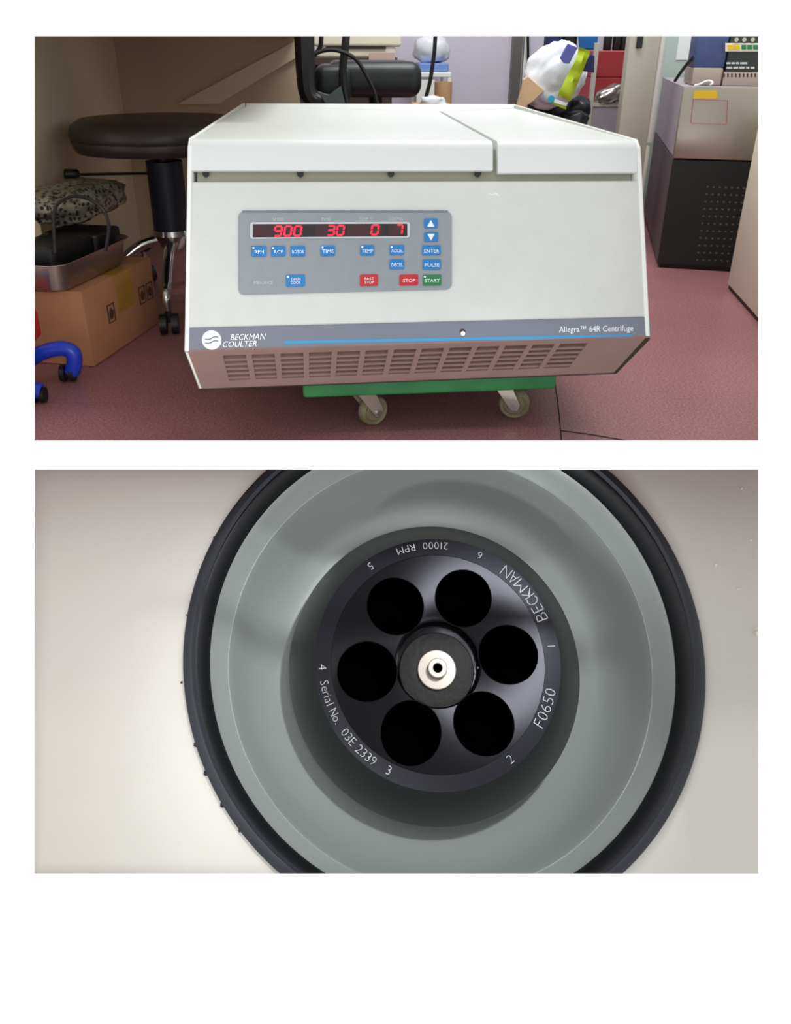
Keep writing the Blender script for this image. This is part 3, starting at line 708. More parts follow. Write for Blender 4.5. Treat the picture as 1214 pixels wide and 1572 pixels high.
o = obj('white_plastic_sack', lump(V(((x0 + x1) / 2, yt + .12, atY(660, 76, yt).z)), (.085, .07, .058), 8, .22, 2, 3, None, .1), M['bagwhite'], None, 60); tag(o, 'crumpled white plastic sack on top of the blue tub', 'sack')
xq0, xq1 = atY(668, 145, yt - .25).x, atY(695, 145, yt - .25).x
zq = atY(690, 126, yt - .25).z
o = thing('rolled_board', 'tan rolled cardboard standing right of the office chair', 'cardboard roll', ((xq0 + xq1) / 2, yt - .25, 0))
bm = bmesh.new(); rr = (xq1 - xq0) / 2; lathe(bm, [(rr, 0), (rr, zq), (rr - .006, zq), (rr - .006, .002)], Matrix.Translation(((xq0 + xq1) / 2, yt - .22, 0)), 28); obj('roll', bm, M['wood'], o, 40)
bm = bmesh.new(); tube(bm, spline([atY(u, v, 3.2) for u, v in ((669, 40), (667, 75), (664, 100), (660, 125), (655, 145), (650, 170))], 5), .0075, 8)
tube(bm, [atY(668, 30, 3.2), atY(668, 52, 3.2)], .02, 8)
o = obj('hanging_cable', bm, M['black'], None, True); tag(o, 'thick black cable hanging in front of the blue tub', 'cable')
for i, (u, v, s_) in enumerate(((650, 152, .02), (672, 156, .022))): pass
xw0 = atY(648, 160, 3.1); 
o = obj('crumpled_tissue', lump(atY(664, 156, 3.1), (.045, .03, .02), 4, .3, 2.5, 3), M['bagwhite'], None, 60); tag(o, 'crumpled white tissue beside the rolled cardboard', 'tissue')
ph = atY(664, 163, 3.1).z
o = obj('wooden_crate', bx(atY(640, 160, 3.1).x, atY(700, 160, 3.1).x, 3.05, 3.35, 0, ph, .003), M['wood']); tag(o, 'light wooden crate below the crumpled tissue', 'crate')

# door frame post and cables on the back wall
struct('trim_1', bx(atY(785, 100, YB - .03).x, atY(799, 100, YB - .03).x, YB - .04, YB, 0, 2.2), M['post'])
struct('trim_2', bx(atY(803, 100, YB - .03).x, atY(809, 100, YB - .03).x, YB - .03, YB, 0, 2.2), M['white2'])
bm = bmesh.new(); tube(bm, [atY(810, 40, YB - .05), atY(811.5, 180, YB - .05)], .006, 8); o = obj('black_wall_cable', bm, M['black']); tag(o, 'thin straight black cable running down beside the grey door frame', 'cable')

# ================================================================== HEAP RIGHT OF THE MACHINE
yh = 2.80
zh = atY(850, 160, yh).z
hx0, hx1 = atY(805, 150, yh).x, atY(905, 150, yh).x
o = thing('low_cabinet', 'low dark cabinet under the heap of bags', 'cabinet', ((hx0 + hx1) / 2, yh + .2, 0))
obj('carcass', bx(hx0 - .03, hx1 - .01, yh, yh + .3, 0, atY(850, 190, yh).z - .02, .003), M['darkmetal'], o)
for i, (u, v, a_, c_) in enumerate(((828, 157, .042, .032), (856, 168, .055, .036), (886, 166, .045, .04), (880, 187, .05, .04))):
    yy = yh + (.10 if v < 170 else .04)
    o = obj('black_bin_bag', lump(atY(u, v, yy), (a_, .06, c_), 11 + i, .25, 2.4, 3, None, .2), M['bagblack'], None, 60)
    tag(o, ['small black bin bag below the brown paper', 'black bin bag under the white shopping bag', 'black bin bag right of the lime packet', 'lowest black bin bag, beside the pale shelf unit'][i], 'bag', 'black bin bags in the heap')
o = obj('white_shopping_bag', lump(atY(851, 116, yh + .035), (.108, .062, .09), 21, .22, 1.7, 4, Matrix.Rotation(math.radians(-35), 3, 'Y'), .16), M['bagwhite'], None, 60)
tag(o, 'white plastic shopping bag bulging on top of the heap', 'bag')
def packet(px, y, m, name, lab, th=.012):
    A = [atY(u, v, y) for u, v in px]; bm = hull(A, [p + V((0, th, 0)) for p in A], .002, 2)
    o = obj(name, bm, m); tag(o, lab, 'packet'); return o
yf = yh - .075
lime = spline([(889, 72, 0), (882, 95, 0), (868, 120, 0), (856, 147, 0)], 5)[:]
lowr = spline([(906, 79, 0), (897, 103, 0), (888, 125, 0), (875, 155, 0)], 5)
bm = bmesh.new(); n = len(lime)
F1 = [atY(p.x, p.y, yf + .008 * math.sin(i * .9)) for i, p in enumerate(lime)]; F2 = [atY(p.x, p.y, yf + .006 * math.cos(i * 1.1)) for i, p in enumerate(lowr)]
Fm = [(a + b2) / 2 + V((0, -.012, 0)) for a, b2 in zip(F1, F2)]
va = [[bm.verts.new(p) for p in L_] for L_ in (F1, Fm, F2, [(a + b2) / 2 + V((0, .012, 0)) for a, b2 in zip(F1, F2)])]
for j in range(4):
    for i in range(n - 1): bm.faces.new((va[j][i], va[j][i + 1], va[(j + 1) % 4][i + 1], va[(j + 1) % 4][i]))
bm.faces.new([va[j][0] for j in range(4)]); bm.faces.new([va[j][-1] for j in range(4)][::-1])
o = thing('lime_packet', 'long lime green packet leaning across the white bag', 'packet', F1[-1]); obj('packet_body', bm, M['lime'], o, 60)
bnd = [atY(u, v, yf - .004) for u, v in ((852, 152), (872, 158), (869, 163), (849, 157))]; obj('white_band', hull(bnd, [p + V((0, .01, 0)) for p in bnd]), M['print'], o)
bnd = [atY(u, v, yf - .002) for u, v in ((849, 157), (869, 163), (869, 168), (845, 159))]; obj('packet_end', hull(bnd, [p + V((0, .01, 0)) for p in bnd]), M['lime'], o)
packet([(872, 67), (887, 73), (874, 98), (866, 97), (860, 89)], yf + .005, M['violet'], 'violet_packet', 'violet blue packet left of the lime packet')
packet([(908, 83), (913, 86), (912, 112), (889, 108)], yf + .012, M['darkblue'], 'navy_packet', 'dark navy packet right of the lime packet')
packet([(804, 122), (810, 117), (822, 127), (836, 139), (818, 156), (803, 166), (794, 162), (800, 140)], yf + .05, M['paper'], 'kraft_paper_sheet', 'crumpled brown kraft paper left of the heap', .02)
bm = bmesh.new(); tube(bm, [atY(846, 152, yf - .01), atY(846, 152, yf + .01)], .011, 14); o = obj('bottle_cap', bm, M['cyan'], None, 40); tag(o, 'round cyan bottle cap below the white bag', 'cap')
yr = 3.5
o = obj('navy_garment', bx(atY(838, 80, yr).x, atY(862, 80, yr).x, yr, yr + .06, .05, atY(850, 40, yr).z, .012, 3), M['darkblue']); tag(o, 'dark navy cloth hanging behind the heap of bags', 'cloth')
o = obj('black_holdall', bx(atY(864, 80, yr).x, atY(885, 80, yr).x, yr, yr + .1, .05, atY(850, 40, yr).z, .012, 3), M['black']); tag(o, 'black bag between the navy cloth and the blue bucket', 'bag')
zc0 = atY(905, 75, yr).z
o = obj('blue_bucket', hull([atY(u, v, yr - .02) for u, v in ((889, 76), (916, 76), (919, 40), (886, 40))], [atY(u, v, yr + .10) for u, v in ((889, 76), (916, 76), (919, 40), (886, 40))], .006, 3), M['cobalt']); tag(o, 'cobalt blue bucket behind the violet packet', 'bucket')
o = obj('shelf_support', bx(atY(889, 80, yr).x, atY(916, 80, yr).x, yr - .01, yr + .10, 0, zc0 - .001), M['white2']); tag(o, 'white stand under the cobalt blue bucket', 'stand')
# shelf unit right of the heap: pale upright, red boxes, foil bag
ys = 3.0
su = thing('shelf_unit', 'pale metal shelf unit with red boxes on it', 'shelf', (atY(930, 100, ys).x, ys + .2, 0))
xs0, xs1 = atY(906, 150, ys).x, atY(958, 150, ys).x
zs = atY(930, 158, ys).z
obj('upright', bx(xs0, atY(911.5, 150, ys).x, ys, ys + .02, 0, atY(906, 66, ys).z, .001, 1), M['pillar'], su)
obj('drawer_front', bx(xs0 + .008, xs1 + .05, ys + .004, ys + .02, 0, zs - .012), M['lavmetal'], su)
obj('shelf_board', bx(xs0 + .008, xs1 + .05, ys + .001, ys + .4, zs - .012, zs), M['pillar'], su)
for k, (v0, v1, lab, uu) in enumerate(((156, 119, 'lower dark red box behind the silver foil bag', 914), (117.5, 78, 'upper red box with pale top on the shelf unit', 914))):
    yy = ys + .06
    z0 = zs + .001 if k == 0 else zz1 + .001
    zz1 = atY(930, v1, yy).z
    o = obj('red_box', bx(atY(uu, 120, yy).x, xs1 + .04, yy, yy + .28, z0, zz1, .003), M['redbox']); tag(o, lab, 'box', 'red boxes on the shelf unit')
for k, u in enumerate((932, 946, 957)):
    z0 = zz1 + .001; c = atY(u, 70, ys + .12); bm = bmesh.new(); lathe(bm, [(0, z0), (.013, z0), (.015, z0 + .004), (.015, z0 + .06), (.006, z0 + .08), (.006, z0 + .10), (0, z0 + .10)], Matrix.Translation((c.x, c.y, 0)), 16)
    o = obj('black_bottle', bm, M['black'], None, 40); tag(o, ['left black bottle on the red boxes', 'middle black bottle on the red boxes', 'right black bottle on the red boxes, beside the pillar'][k], 'bottle', 'black bottles on the red boxes')
c = atY(936, 146, ys + .02); o = obj('foil_bag', lump(c, (.058, .03, .030), 31, .25, 2.2, 4, Matrix.Rotation(math.radians(-25), 3, 'Y'), .2), M['foil'], None, 60); tag(o, 'silver foil bag in front of the red boxes', 'bag')
# tall cream cabinet (pillar)
yp = 2.72
pi_ = thing('tall_metal_door', 'tall grey-cream metal door standing right of the red boxes', 'door', (atY(975, 200, yp).x, yp, 0))
px0, px1 = atY(956, 150, yp).x, atY(1002, 150, yp).x
obj('carcass', bx(px0, px1, yp, yp + .04, .0, 2.0, .004, 2), M['pillar'], pi_, 40)
obj('door_edge', bx(px1 + .0005, px1 + .016, yp - .012, yp + .05, .36, 2.0, .003, 2), M['white2'], pi_, 40)
obj('door_edge', bx(px1 + .0005, px1 + .012, yp - .008, yp + .05, .02, .352, .003, 2), M['pillar'], pi_, 40)
obj('latch', bx(atY(977, 60, yp).x, atY(986, 60, yp).x, yp - .008, yp - .0005, atY(980, 74, yp).z, atY(980, 52, yp).z, .002, 2), M['black'], pi_)

# ================================================================== STEEL COOLER ON THE RIGHT
K0 = atZ(1008, 411, 0); K1 = atZ(1160, 420, 0)
kd = (K1 - K0).normalized(); kw = (atZ(1200, 423, 0) - K0).length; kb = V((-kd.y, kd.x, 0)); kdep = 0.92
def hgt(p, v_):
    lo, hi = -1, 3
    for _ in range(50):
        m_ = (lo + hi) / 2; q = R.transposed() @ (V((p.x, p.y, m_)) - CAM)
        if CY - FPX * q.y / -q.z > v_: lo = m_
        else: hi = m_
    return lo
kz1 = hgt(K0, 243); kz2 = hgt(K0, 133)
co = thing('steel_water_chiller', 'stainless steel topped lab cooler with a black perforated lower front', 'cooler', K0 + kd * kw / 2 + kb * kdep / 2)
def kbox(s0, s1, d0, d1, z0, z1, bev=0, seg=2):
    P_ = [K0 + kd * s + kb * d for s, d in ((s0, d0), (s1, d0), (s1, d1), (s0, d1))]
    return hull([V((p.x, p.y, z0)) for p in P_], [V((p.x, p.y, z1)) for p in P_], bev, seg)
obj('lower_front', kbox(0, kw, 0, .02, .015, kz1 - .004, .001, 1), M['darkmetal'], co)
obj('lower_body', kbox(.001, kw, .0205, kdep, .015, kz1 - .004, .001, 1), M['plumside'], co)
obj('upper_body', kbox(.001, kw, .0205, kdep, kz1, kz2, .002, 2), M['lavmetal'], co)  # steel side, with a lavender reflection put into its colour
obj('upper_front', kbox(-.002, kw, -.002, .02, kz1, kz2, .003, 2), M['steel'], co, 40)
obj('kick_base', kbox(.01, kw, .01, kdep, 0, .014), M['black'], co)
def kplace(u, v, d):  # point of the front face
    return on(u, v, (-kb, K0 - kb * d))
def kq(px, d, th, m, name, par=co):
    A = [kplace(u, v, d) for u, v in px]; return obj(name, hull(A, [p - kb * th for p in A]), m, par)
kq([(1066, 139), (1101, 139), (1101, 151), (1064, 151)], .0022, .0008, M['yellow'], 'yellow_sticker')
bm = bmesh.new()
c4 = [(1064, 152), (1117, 154), (1115, 190), (1060, 189)]
for a, b2 in zip(c4, c4[1:] + c4[:1]): tube(bm, [kplace(*a, .003), kplace(*b2, .003)], .0012, 4)
obj('red_outline', bm, M['redline'], co)
# perforations: rows of small bright-edged holes
bm = bmesh.new()
ko = kplace(1078, 284, .0004)
for r_ in range(11):
    for c_ in range(8):
        p = kplace(1086 + c_ * 9.3 - r_ * 1.6, 287 + r_ * 11.2 + c_ * 0.3, .0004)
        tube(bm, [p, p - kb * .0012], .0032, 6)
o = obj('perforations', bm, mat('perforation_edge', rgb(92, 92, 76), .5), co); o['kind'] = 'stuff'
# devices on top
def kdev(u0, u1, vtop, vbot, d0, depth, m, name, par=None, bev=.004):
    a = on(u0, vbot, (-kb, K0 + kb * d0)); b2 = on(u1, vbot, (-kb, K0 + kb * d0)); zt_ = on((u0 + u1) / 2, vtop, (-kb, K0 + kb * d0)).z
    z0 = kz2 + .001 if vbot > 118 else a.z
    P_ = [V((a.x, a.y, 0)), V((b2.x, b2.y, 0)), V((b2.x, b2.y, 0)) + kb * depth, V((a.x, a.y, 0)) + kb * depth]
    return obj(name, hull([p + V((0, 0, z0)) for p in P_], [p + V((0, 0, zt_)) for p in P_], bev, 2), m, par, 40), (-kb, K0 + kb * d0)
o, pl_ = kdev(1062, 1108, 104, 121, .10, .25, M['hub'], 'grey_tray'); tag(o, 'low grey-brown tray under the slate blue box', 'tray')
o, pl_ = kdev(1064, 1112, 30, 103.5, .12, .2, M['slateblue'], 'slate_blue_box'); tag(o, 'slate blue metal box on the steel cooler', 'box')
rk = thing('control_unit', 'dark control unit with yellow and green keys on the steel cooler', 'control unit', K0 + kd * .2 + kb * .2 + V((0, 0, kz2)))
_, pl_ = kdev(1113, 1215, 30, 110, .11, .3, M['rack'], 'housing', rk)
_, pl2 = kdev(1110, 1215, 111, 121, .09, .3, M['hub'], 'heat_sink', rk, .001)
for (u0, u1) in ((1117, 1127), (1128, 1135)):
    A = [on(u, v, (-kb, pl_[1] - kb * .0025)) for u, v in ((u0, 69), (u1, 69), (u1, 76), (u0, 76))]; obj('yellow_key', hull(A, [p - kb * .002 for p in A]), M['yellow'], rk)
for u0 in (1138, 1147, 1156, 1165):
    A = [on(u, v, (-kb, pl_[1] - kb * .0025)) for u, v in ((u0, 69), (u0 + 7, 69), (u0 + 7, 76), (u0, 76))]; obj('green_key', hull(A, [p - kb * .002 for p in A]), M['greendot'], rk)
A = [on(u, v, pl_) for u, v in ((1113, 66), (1214, 66), (1214, 79), (1113, 79))]; obj('key_strip', hull(A, [p - kb * .0022 for p in A]), M['cream'], rk)
for u0 in (1130, 1142, 1155):
    p = on(u0, 61, (-kb, pl_[1])); disc('knob', p, -kb, .006, .006, M['pillar'], rk, 10)
for v0, us in ((97, ((1115, 1121), (1122.5, 1128), (1129.5, 1134), (1136, 1147))), (104, ((1115, 1124), (1125.5, 1133), (1134.5, 1143), (1145, 1150), (1152, 1158)))):
    for u0, u1 in us:
        A = [on(u, v, (-kb, pl_[1] - kb * .0002)) for u, v in ((u0, v0 - 1.5), (u1, v0 - 1.5), (u1, v0 + 1.5), (u0, v0 + 1.5))]; obj('faint_print', hull(A, [p - kb * .0006 for p in A]), M['printgrey'], rk)
for k in range(9):
    A = [on(u, v, (-kb, pl2[1] - kb * .0002)) for u, v in ((1110 + k * 6, 112.5), (1112.5 + k * 6, 112.5), (1112.5 + k * 6, 118.5), (1110 + k * 6, 118.5))]; obj('fin_slot', hull(A, [p - kb * .0008 for p in A]), M['darkbrown'], rk)
bm = bmesh.new(); tube(bm, spline([kplace(1036, 124, -.25), kplace(1050, 104, -.2), kplace(1064, 88, -.16)], 4), .005, 8); o = obj('black_lead', bm, M['black'], None, True); tag(o, 'short black lead beside the slate blue box', 'cable')
bm = bmesh.new(); tube(bm, spline([kplace(1066, 131, -.01), kplace(1074, 129, -.03), kplace(1082, 125, -.07), kplace(1090, 124, -.08), kplace(1094, 127, -.04), kplace(1090, 130, -.02)], 5), .0026, 8); o = obj('white_lead', bm, M['print'], None, True); tag(o, 'small white looped lead on the steel cooler', 'cable')
# paper notice on the greenish wall
# cream fridge at the right edge
G0 = atZ(1117, 432, .02); G1 = atZ(1163, 483, .02)
gd = (G1 - G0).normalized(); gn = V((gd.y, -gd.x, 0));
if gn.x < 0: gn = -gn
gl = .75
fr = thing('cream_fridge', 'cream white appliance side at the right edge', 'fridge', G0 + gd * gl / 2 + gn * .3)
P_ = [G0, G0 + gd * gl, G0 + gd * gl + gn * .5, G0 + gn * .5]
gz = hgt(G0, 205) + .25
gz = 0.475
obj('cabinet', hull([V((p.x, p.y, .012)) for p in P_], [V((p.x, p.y, gz)) for p in P_], .004, 2), M['cream'], fr, 40)
Q_ = [G0 + gd * .004 + gn * .004, G0 + gd * gl + gn * .004, G0 + gd * gl + gn * .49, G0 + gd * .004 + gn * .49]
obj('plinth', hull([V((p.x, p.y, 0)) for p in Q_], [V((p.x, p.y, .0118)) for p in Q_]), M['black'], fr)

# pale green panel behind the cooler
yg = 3.45
struct('wall_panel', bx(atY(1000, 90, yg).x, XR, yg, yg + .03, 0, 2.4), M['greenish'])
o = obj('paper_notice', bx(atY(1040, 70, yg).x, atY(1060, 70, yg).x, yg - .004, yg - .001, atY(1050, 92, yg).z, atY(1050, 50, yg).z), M['print']); tag(o, 'white paper notice on the pale green wall', 'notice')

# ================================================================== LOWER VIEW: open chamber with its rotor
SC = 1.085                                                             # size of the chamber unit
LN = -V(((560 - CX) / FPX, -(1270 - CY) / FPX, -1)).normalized()      # chamber axis, camera space, toward the viewer
ey = V((0, 1, 0)); ey = (ey - ey.dot(LN) * LN).normalized(); ex = ey.cross(LN)
O0 = V(((681 - CX) / FPX, -(1026 - CY) / FPX, -1)) * 1.30 * SC
Lc = Matrix((ex, ey, LN)).transposed().to_4x4(); Lc.translation = O0
L = Matrix.Translation(CAM) @ R.to_4x4() @ Lc                          # local (x right, y up, z toward viewer) -> room
def lw(name, bm, m, parent, smooth=False):
    """mesh given in chamber-local coordinates"""
    bmesh.ops.recalc_face_normals(bm, faces=bm.faces); bm.transform(Matrix.Scale(SC, 4))
    me = bpy.data.meshes.new(name); bm.to_mesh(me); bm.free()
    for mm in (m if isinstance(m, (list, tuple)) else [m]): me.materials.append(mm)
    if smooth:
        for p in me.polygons: p.use_smooth = True
        me.set_sharp_from_angle(angle=math.radians(smooth if smooth is not True else 35))
    o = bpy.data.objects.new(name, me); C.objects.link(o)
    if parent: o.parent = parent; o.matrix_parent_inverse = WM[parent.name].inverted()
    o.matrix_world = L if not parent else L; o.matrix_basis = L if not parent else L
    WM[o.name] = L.copy(); return o
GC = (0.0055, 0.058)
chm = thing('open_centrifuge_chamber', 'cream centrifuge deck with open round grey chamber and black rubber gasket', 'centrifuge', None, mw=L)
# deck with round hole
def deck():
    bm = bmesh.new(); n = 128; r0 = .425
    hx, hy0, hy1 = .86, -.345, .515
    for z in (0, -.012):
        ring, out = [], []
        for k in range(n):
            a = 2 * math.pi * k / n; c, s = math.cos(a), math.sin(a)
            ring.append(bm.verts.new((GC[0] + r0 * c, GC[1] + r0 * s, z)))
            # outer rectangle point along this direction
            tx = (hx if c > 0 else -hx); t = 1e9
            if abs(c) > 1e-6: t = min(t, (tx - GC[0]) / c)
            yy = hy1 if s > 0 else hy0
            if abs(s) > 1e-6: t = min(t, (yy - GC[1]) / s)
            out.append(bm.verts.new((GC[0] + t * c, GC[1] + t * s, z)))
        for k in range(n): bm.faces.new((ring[k], ring[(k + 1) % n], out[(k + 1) % n], out[k]))
        if z == 0: r1, o1 = ring, out
    for k in range(n):
        bm.faces.new((r1[k], r1[(k + 1) % n], ring[(k + 1) % n], ring[k])); bm.faces.new((o1[k], o1[(k + 1) % n], out[(k + 1) % n], out[k]))
    return bm
lw('deck_panel', deck(), M['cabinet'], chm)
Tg = lambda x, y, z=0: Matrix.Translation((x, y, z))
bm = bmesh.new(); lathe(bm, [(.417, -.004), (.4335, .0005), (.4372, .004), (.4365, .009), (.430, .013), (.422, .013), (.417, .008)], Tg(*GC), 160); lathe(bm, [(.417, .008), (.417, -.004)], Tg(*GC), 160)
lip = lw('gasket_lip', bm, M['gasketlip'], chm, 40)
bm = bmesh.new(); n = 160
prof = [(.4175, .0075), (.412, .006), (.406, -.004), (.400, -.012), (.3975, -.024), (.4175, -.03)]
lathe(bm, prof, Tg(.0050, .052), n); lw('rubber_gasket', bm, M['gasket'], chm, 60)
# small tears sticking out of the gasket edge
for a_, r_ in ((203, .0042), (209, .005), (216, .0045), (222, .003), (157, .0035), (30, .003), (20, .003), (2, .003)):
    a = math.radians(a_); bm = bmesh.new(); bmesh.ops.create_icosphere(bm, subdivisions=1, radius=r_, matrix=Tg(GC[0] + .437 * math.cos(a), GC[1] + .437 * math.sin(a), .003)); lw('rubber_nib', bm, M['gasket'], chm)
BC = (.0045, .046)
bowl = [(.405, -.022), (.398, -.03), (.392, -.042), (.3735, -.066), (.3715, -.069), (.366, -.085), (.355, -.115), (.335, -.150), (.30, -.178), (.25, -.192), (.0, -.195)]
bm = bmesh.new(); lathe(bm, bowl, Tg(*BC), 160)
lathe(bm, [(.405, -.022), (.412, -.06), (.39, -.13), (.35, -.19), (.25, -.205), (0, -.207)], Tg(*BC), 64)
lw('bowl', bm, M['bowl'], chm, 30)
bm = bmesh.new(); pts = [V((BC[0] + .3725 * math.cos(a), BC[1] + .3725 * math.sin(a), -.0675)) for a in [2 * math.pi * k / 160 for k in range(161)]]; tube(bm, pts, .0011, 6); lw('bowl_seam', bm, M['seam'], chm, True)
# ---- rotor
RC = (-.004, .0285)
Lr = L @ Tg(RC[0] * SC, RC[1] * SC)
def rw(name, bm, m, parent, smooth=False):
    bmesh.ops.recalc_face_normals(bm, faces=bm.faces); bm.transform(Matrix.Scale(SC, 4))
    me = bpy.data.meshes.new(name); bm.to_mesh(me); bm.free()
    for mm in (m if isinstance(m, (list, tuple)) else [m]): me.materials.append(mm)
    if smooth:
        for p in me.polygons: p.use_smooth = True
        me.set_sharp_from_angle(angle=math.radians(smooth))
    o = bpy.data.objects.new(name, me); C.objects.link(o)
    if parent: o.parent = parent; o.matrix_parent_inverse = WM[parent.name].inverted()
    o.matrix_basis = Lr; WM[o.name] = Lr.copy(); return o
rot = thing('fixed_angle_rotor', 'black anodised six-hole centrifuge rotor seated in the grey chamber', 'rotor', None, mw=Lr)
RD = .2137
def dish(r_): return -.012 * max(0, 1 - r_ / .20) - (.002 if r_ < .1875 else 0)
HO = V((0, -.0095, 0))
def rotor_body():
    bm = bmesh.new(); n = 120
    lathe(bm, [(0, -.19), (.12, -.19), (.20, -.175), (.262, -.135), (.2650, -.125), (.2635, -.119), (RD + .0015, -.052), (RD, -.050)], None, n, 0)
    lathe(bm, [(RD, -.050), (.186, -.0495)], None, n, 1)
    lathe(bm, [(.186, -.0495)] + [(.1856 - .1096 * i / 14, -.0508 - .0055 * i / 14) for i in range(15)] + [ (.073, -.0585), (.070, -.082), (0, -.082)], None, n, 2)
    bmesh.ops.remove_doubles(bm, verts=bm.verts, dist=1e-5)
    for v in bm.verts:                      # the dish sits slightly off the rim's centre
        if v.co.z > -.1: v.co.y += dish(math.hypot(v.co.x, v.co.y))
    bmesh.ops.recalc_face_normals(bm, faces=bm.faces); return bm
body_o = rw('rotor_body', rotor_body(), [M['anod'], M['anodband'], M['anodtop'], M['hole']], rot, 25)
bm = bmesh.new()
for k in range(6):
    a = math.radians(6 + 60 * k); c = V((math.cos(a), math.sin(a), 0)); p0 = c * .124 + HO + V((0, 0, -.055)); ax = (V((0, 0, -1)) + c * .28).normalized()
    tube(bm, [p0 - ax * .05, p0 + ax * .09], .0505, 48)
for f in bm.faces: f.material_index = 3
bmesh.ops.recalc_face_normals(bm, faces=bm.faces)
bm.transform(Matrix.Scale(SC, 4)); me = bpy.data.meshes.new('cut'); bm.to_mesh(me); bm.free()
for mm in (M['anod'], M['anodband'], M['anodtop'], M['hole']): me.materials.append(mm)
cut = bpy.data.objects.new('cut', me); C.objects.link(cut); cut.matrix_world = Lr
md = body_o.modifiers.new('b', 'BOOLEAN'); md.operation = 'DIFFERENCE'; md.solver = 'EXACT'; md.object = cut
bpy.context.view_layer.update()
nm = bpy.data.meshes.new_from_object(body_o.evaluated_get(bpy.context.evaluated_depsgraph_get()))
body_o.modifiers.clear(); body_o.data = nm; bpy.data.objects.remove(cut)
for p in nm.polygons: p.use_smooth = True
nm.set_sharp_from_angle(angle=math.radians(25))
# bright bevel rims of the bores
for k in range(6):
    a = math.radians(6 + 60 * k); c = V((math.cos(a), math.sin(a), 0)); p0 = c * .124 + HO; ax = (V((0, 0, -1)) + c * .28).normalized(); e1 = V((-c.y, c.x, 0)); e2 = ax.cross(e1)
    # rim lies on the dish: z = -.0508 - (.1835-r)*.146
    pts = []
    for j in range(49):
        t = 2 * math.pi * j / 48; d = e1 * math.cos(t) + e2 * math.sin(t); q = p0 + V((0, 0, -.055)) + d * .0508
        # slide along the bore axis to the dish surface
        for _ in range(4):
            r_ = math.hypot(q.x, q.y - HO.y); q = q + ax * ((q.z - (-.0508 - (.1835 - r_) * .0512)) / -ax.z)
        pts.append(q + V((0, 0, .0003)))
    bm = bmesh.new(); tube(bm, pts, .0006, 5); rw('bore_rim', bm, M['anodband'], rot)
# hub nut
HC = (-.002, -.020)
bm = bmesh.new(); lathe(bm, [(0, -.083), (.0645, -.083), (.066, -.080), (.066, -.070), (.0645, -.068), (.050, -.0665), (.034, -.0665)], Tg(*HC), 64); lathe(bm, [(.034, -.0665), (.034, -.082)], Tg(*HC), 64)
nut = rw('hub_nut', bm, M['nut'], rot, 40)
bm = bmesh.new(); lathe(bm, [(0, -.0665), (.0335, -.0665), (.0335, -.060), (.0325, -.059), (.0175, -.0585), (.0170, -.0605), (0, -.0605)], Tg(*HC), 48); rw('silver_washer', bm, M['silver'], nut, 40)
bm = bmesh.new(); lathe(bm, [(0, -.0605), (.0155, -.0605), (.0165, -.054), (.015, -.052), (.0165, -.050), (.0165, -.044), (.0155, -.043), (.0085, -.043), (.0075, -.046), (.0075, -.0585), (0, -.0585)], Tg(*HC), 40); rw('spindle', bm, M['silver'], nut, 30)
bm = bmesh.new(); lathe(bm, [(0, -.0583), (.0073, -.0583), (.0073, -.047)], Tg(*HC), 24); rw('spindle_socket', bm, M['hole'], nut)
bm = bmesh.new(); bmesh.ops.create_icosphere(bm, subdivisions=1, radius=.0022, matrix=Tg(.0695, -.018, -.058)); rw('index_pin', bm, M['silver'], rot)
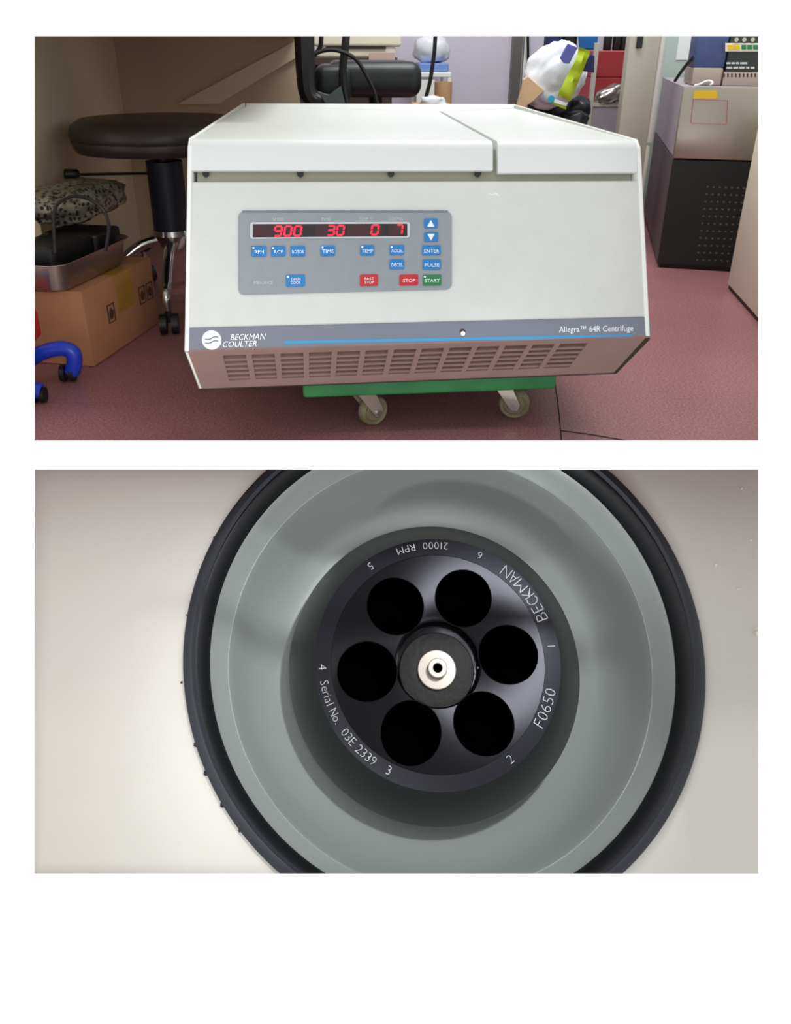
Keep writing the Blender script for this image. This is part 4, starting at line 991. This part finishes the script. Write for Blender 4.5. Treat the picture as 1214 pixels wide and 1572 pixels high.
# engraved writing round the band, tops of the letters toward the centre
def arc_text(name, s, a0, a1, r, h, squeeze=1.0):
    """letters from angle a0 to a1 (degrees, counter-clockwise)"""
    bm = bmesh.new(); adv = []; cache = {}
    wds = {' ': .42, '1': .40, 'I': .3, 'l': .28, 'i': .28, 'r': .42, '.': .3, 'M': .9, 'N': .78}
    tot = sum(wds.get(c, .66) for c in s); pos = 0
    for c in s:
        w_ = wds.get(c, .66); th = math.radians(a0 + (a1 - a0) * ((pos + w_ / 2) / tot)); pos += w_
        if c == ' ': continue
        if c not in cache: cache[c] = text_polys(c, -0.022, 0.01)
        vs, fs = cache[c]; x0 = min(v.x for v in vs); x1 = max(v.x for v in vs)
        cellw = math.radians(abs(a1 - a0)) * r * w_ / tot; k = h / .70; kx = min(k, cellw * .86 / max(x1 - x0, 1e-3)) if (x1 - x0) * k > cellw * .9 else k
        rad = V((math.cos(th), math.sin(th), 0)); tan = V((-rad.y, rad.x, 0))
        nv = [bm.verts.new(rad * (r + h / 2 - v.y * k) + tan * ((v.x - (x0 + x1) / 2) * kx) + V((0, 0, -.0493 + (.0004 if v.z > 0 else -.0003)))) for v in vs]
        for f in fs:
            try: bm.faces.new([nv[i] for i in f])
            except ValueError: pass
    return rw(name, bm, M['printgrey'], rot)
arc_text('engraved_text', 'BECKMAN', 17.5, 51.5, .199, .0225)
arc_text('engraved_text', 'F0650', -36, -16, .199, .0195)
arc_text('engraved_text', '21000  RPM', 82, 110, .201, .014)
arc_text('engraved_text', 'Serial No.  03E 2339', 190.5, 237, .200, .0145)
for s, a in (('1', 4.5), ('6', 65), ('5', 125.6), ('4', 184.4), ('3', 243.9), ('2', -56)): arc_text('engraved_number', s, a - 2.2, a + 2.2, .200, .0145)
# crumbs on the cream deck
CR = [(1138, 750, .003, 'crumb', 'pale crumb at the upper right of the cream deck'), (1152, 829, .0028, 'crumb', 'pale crumb near the right edge of the deck'), (1099, 867, .0034, 'crumb', 'pale crumb right of the gasket, above the middle'),
      (1132, 904, .0024, 'crumb', 'small pale crumb below the others on the right of the deck'), (1161, 972, .0055, 'crumb', 'largest pale crumb at the right edge of the deck'), (279, 1048, .0024, 'darkcrumb', 'dark crumb touching the left of the gasket'), (286, 944, .0016, 'darkcrumb', 'tiny dark crumb left of the gasket, above the middle')]
for u, v, r_, m_, lab in CR:
    n_ = L.to_3x3() @ V((0, 0, 1)); p = on(u, v, (n_, L.translation)); bm = bmesh.new(); bmesh.ops.create_icosphere(bm, subdivisions=1, radius=r_)
    for vv in bm.verts: vv.co = vv.co * (1 + random.uniform(-.3, .3)); vv.co = p + n_ * r_ * .5 + vv.co
    o = obj('crumb', bm, M[m_]); tag(o, lab, 'crumb', 'crumbs on the cream deck')
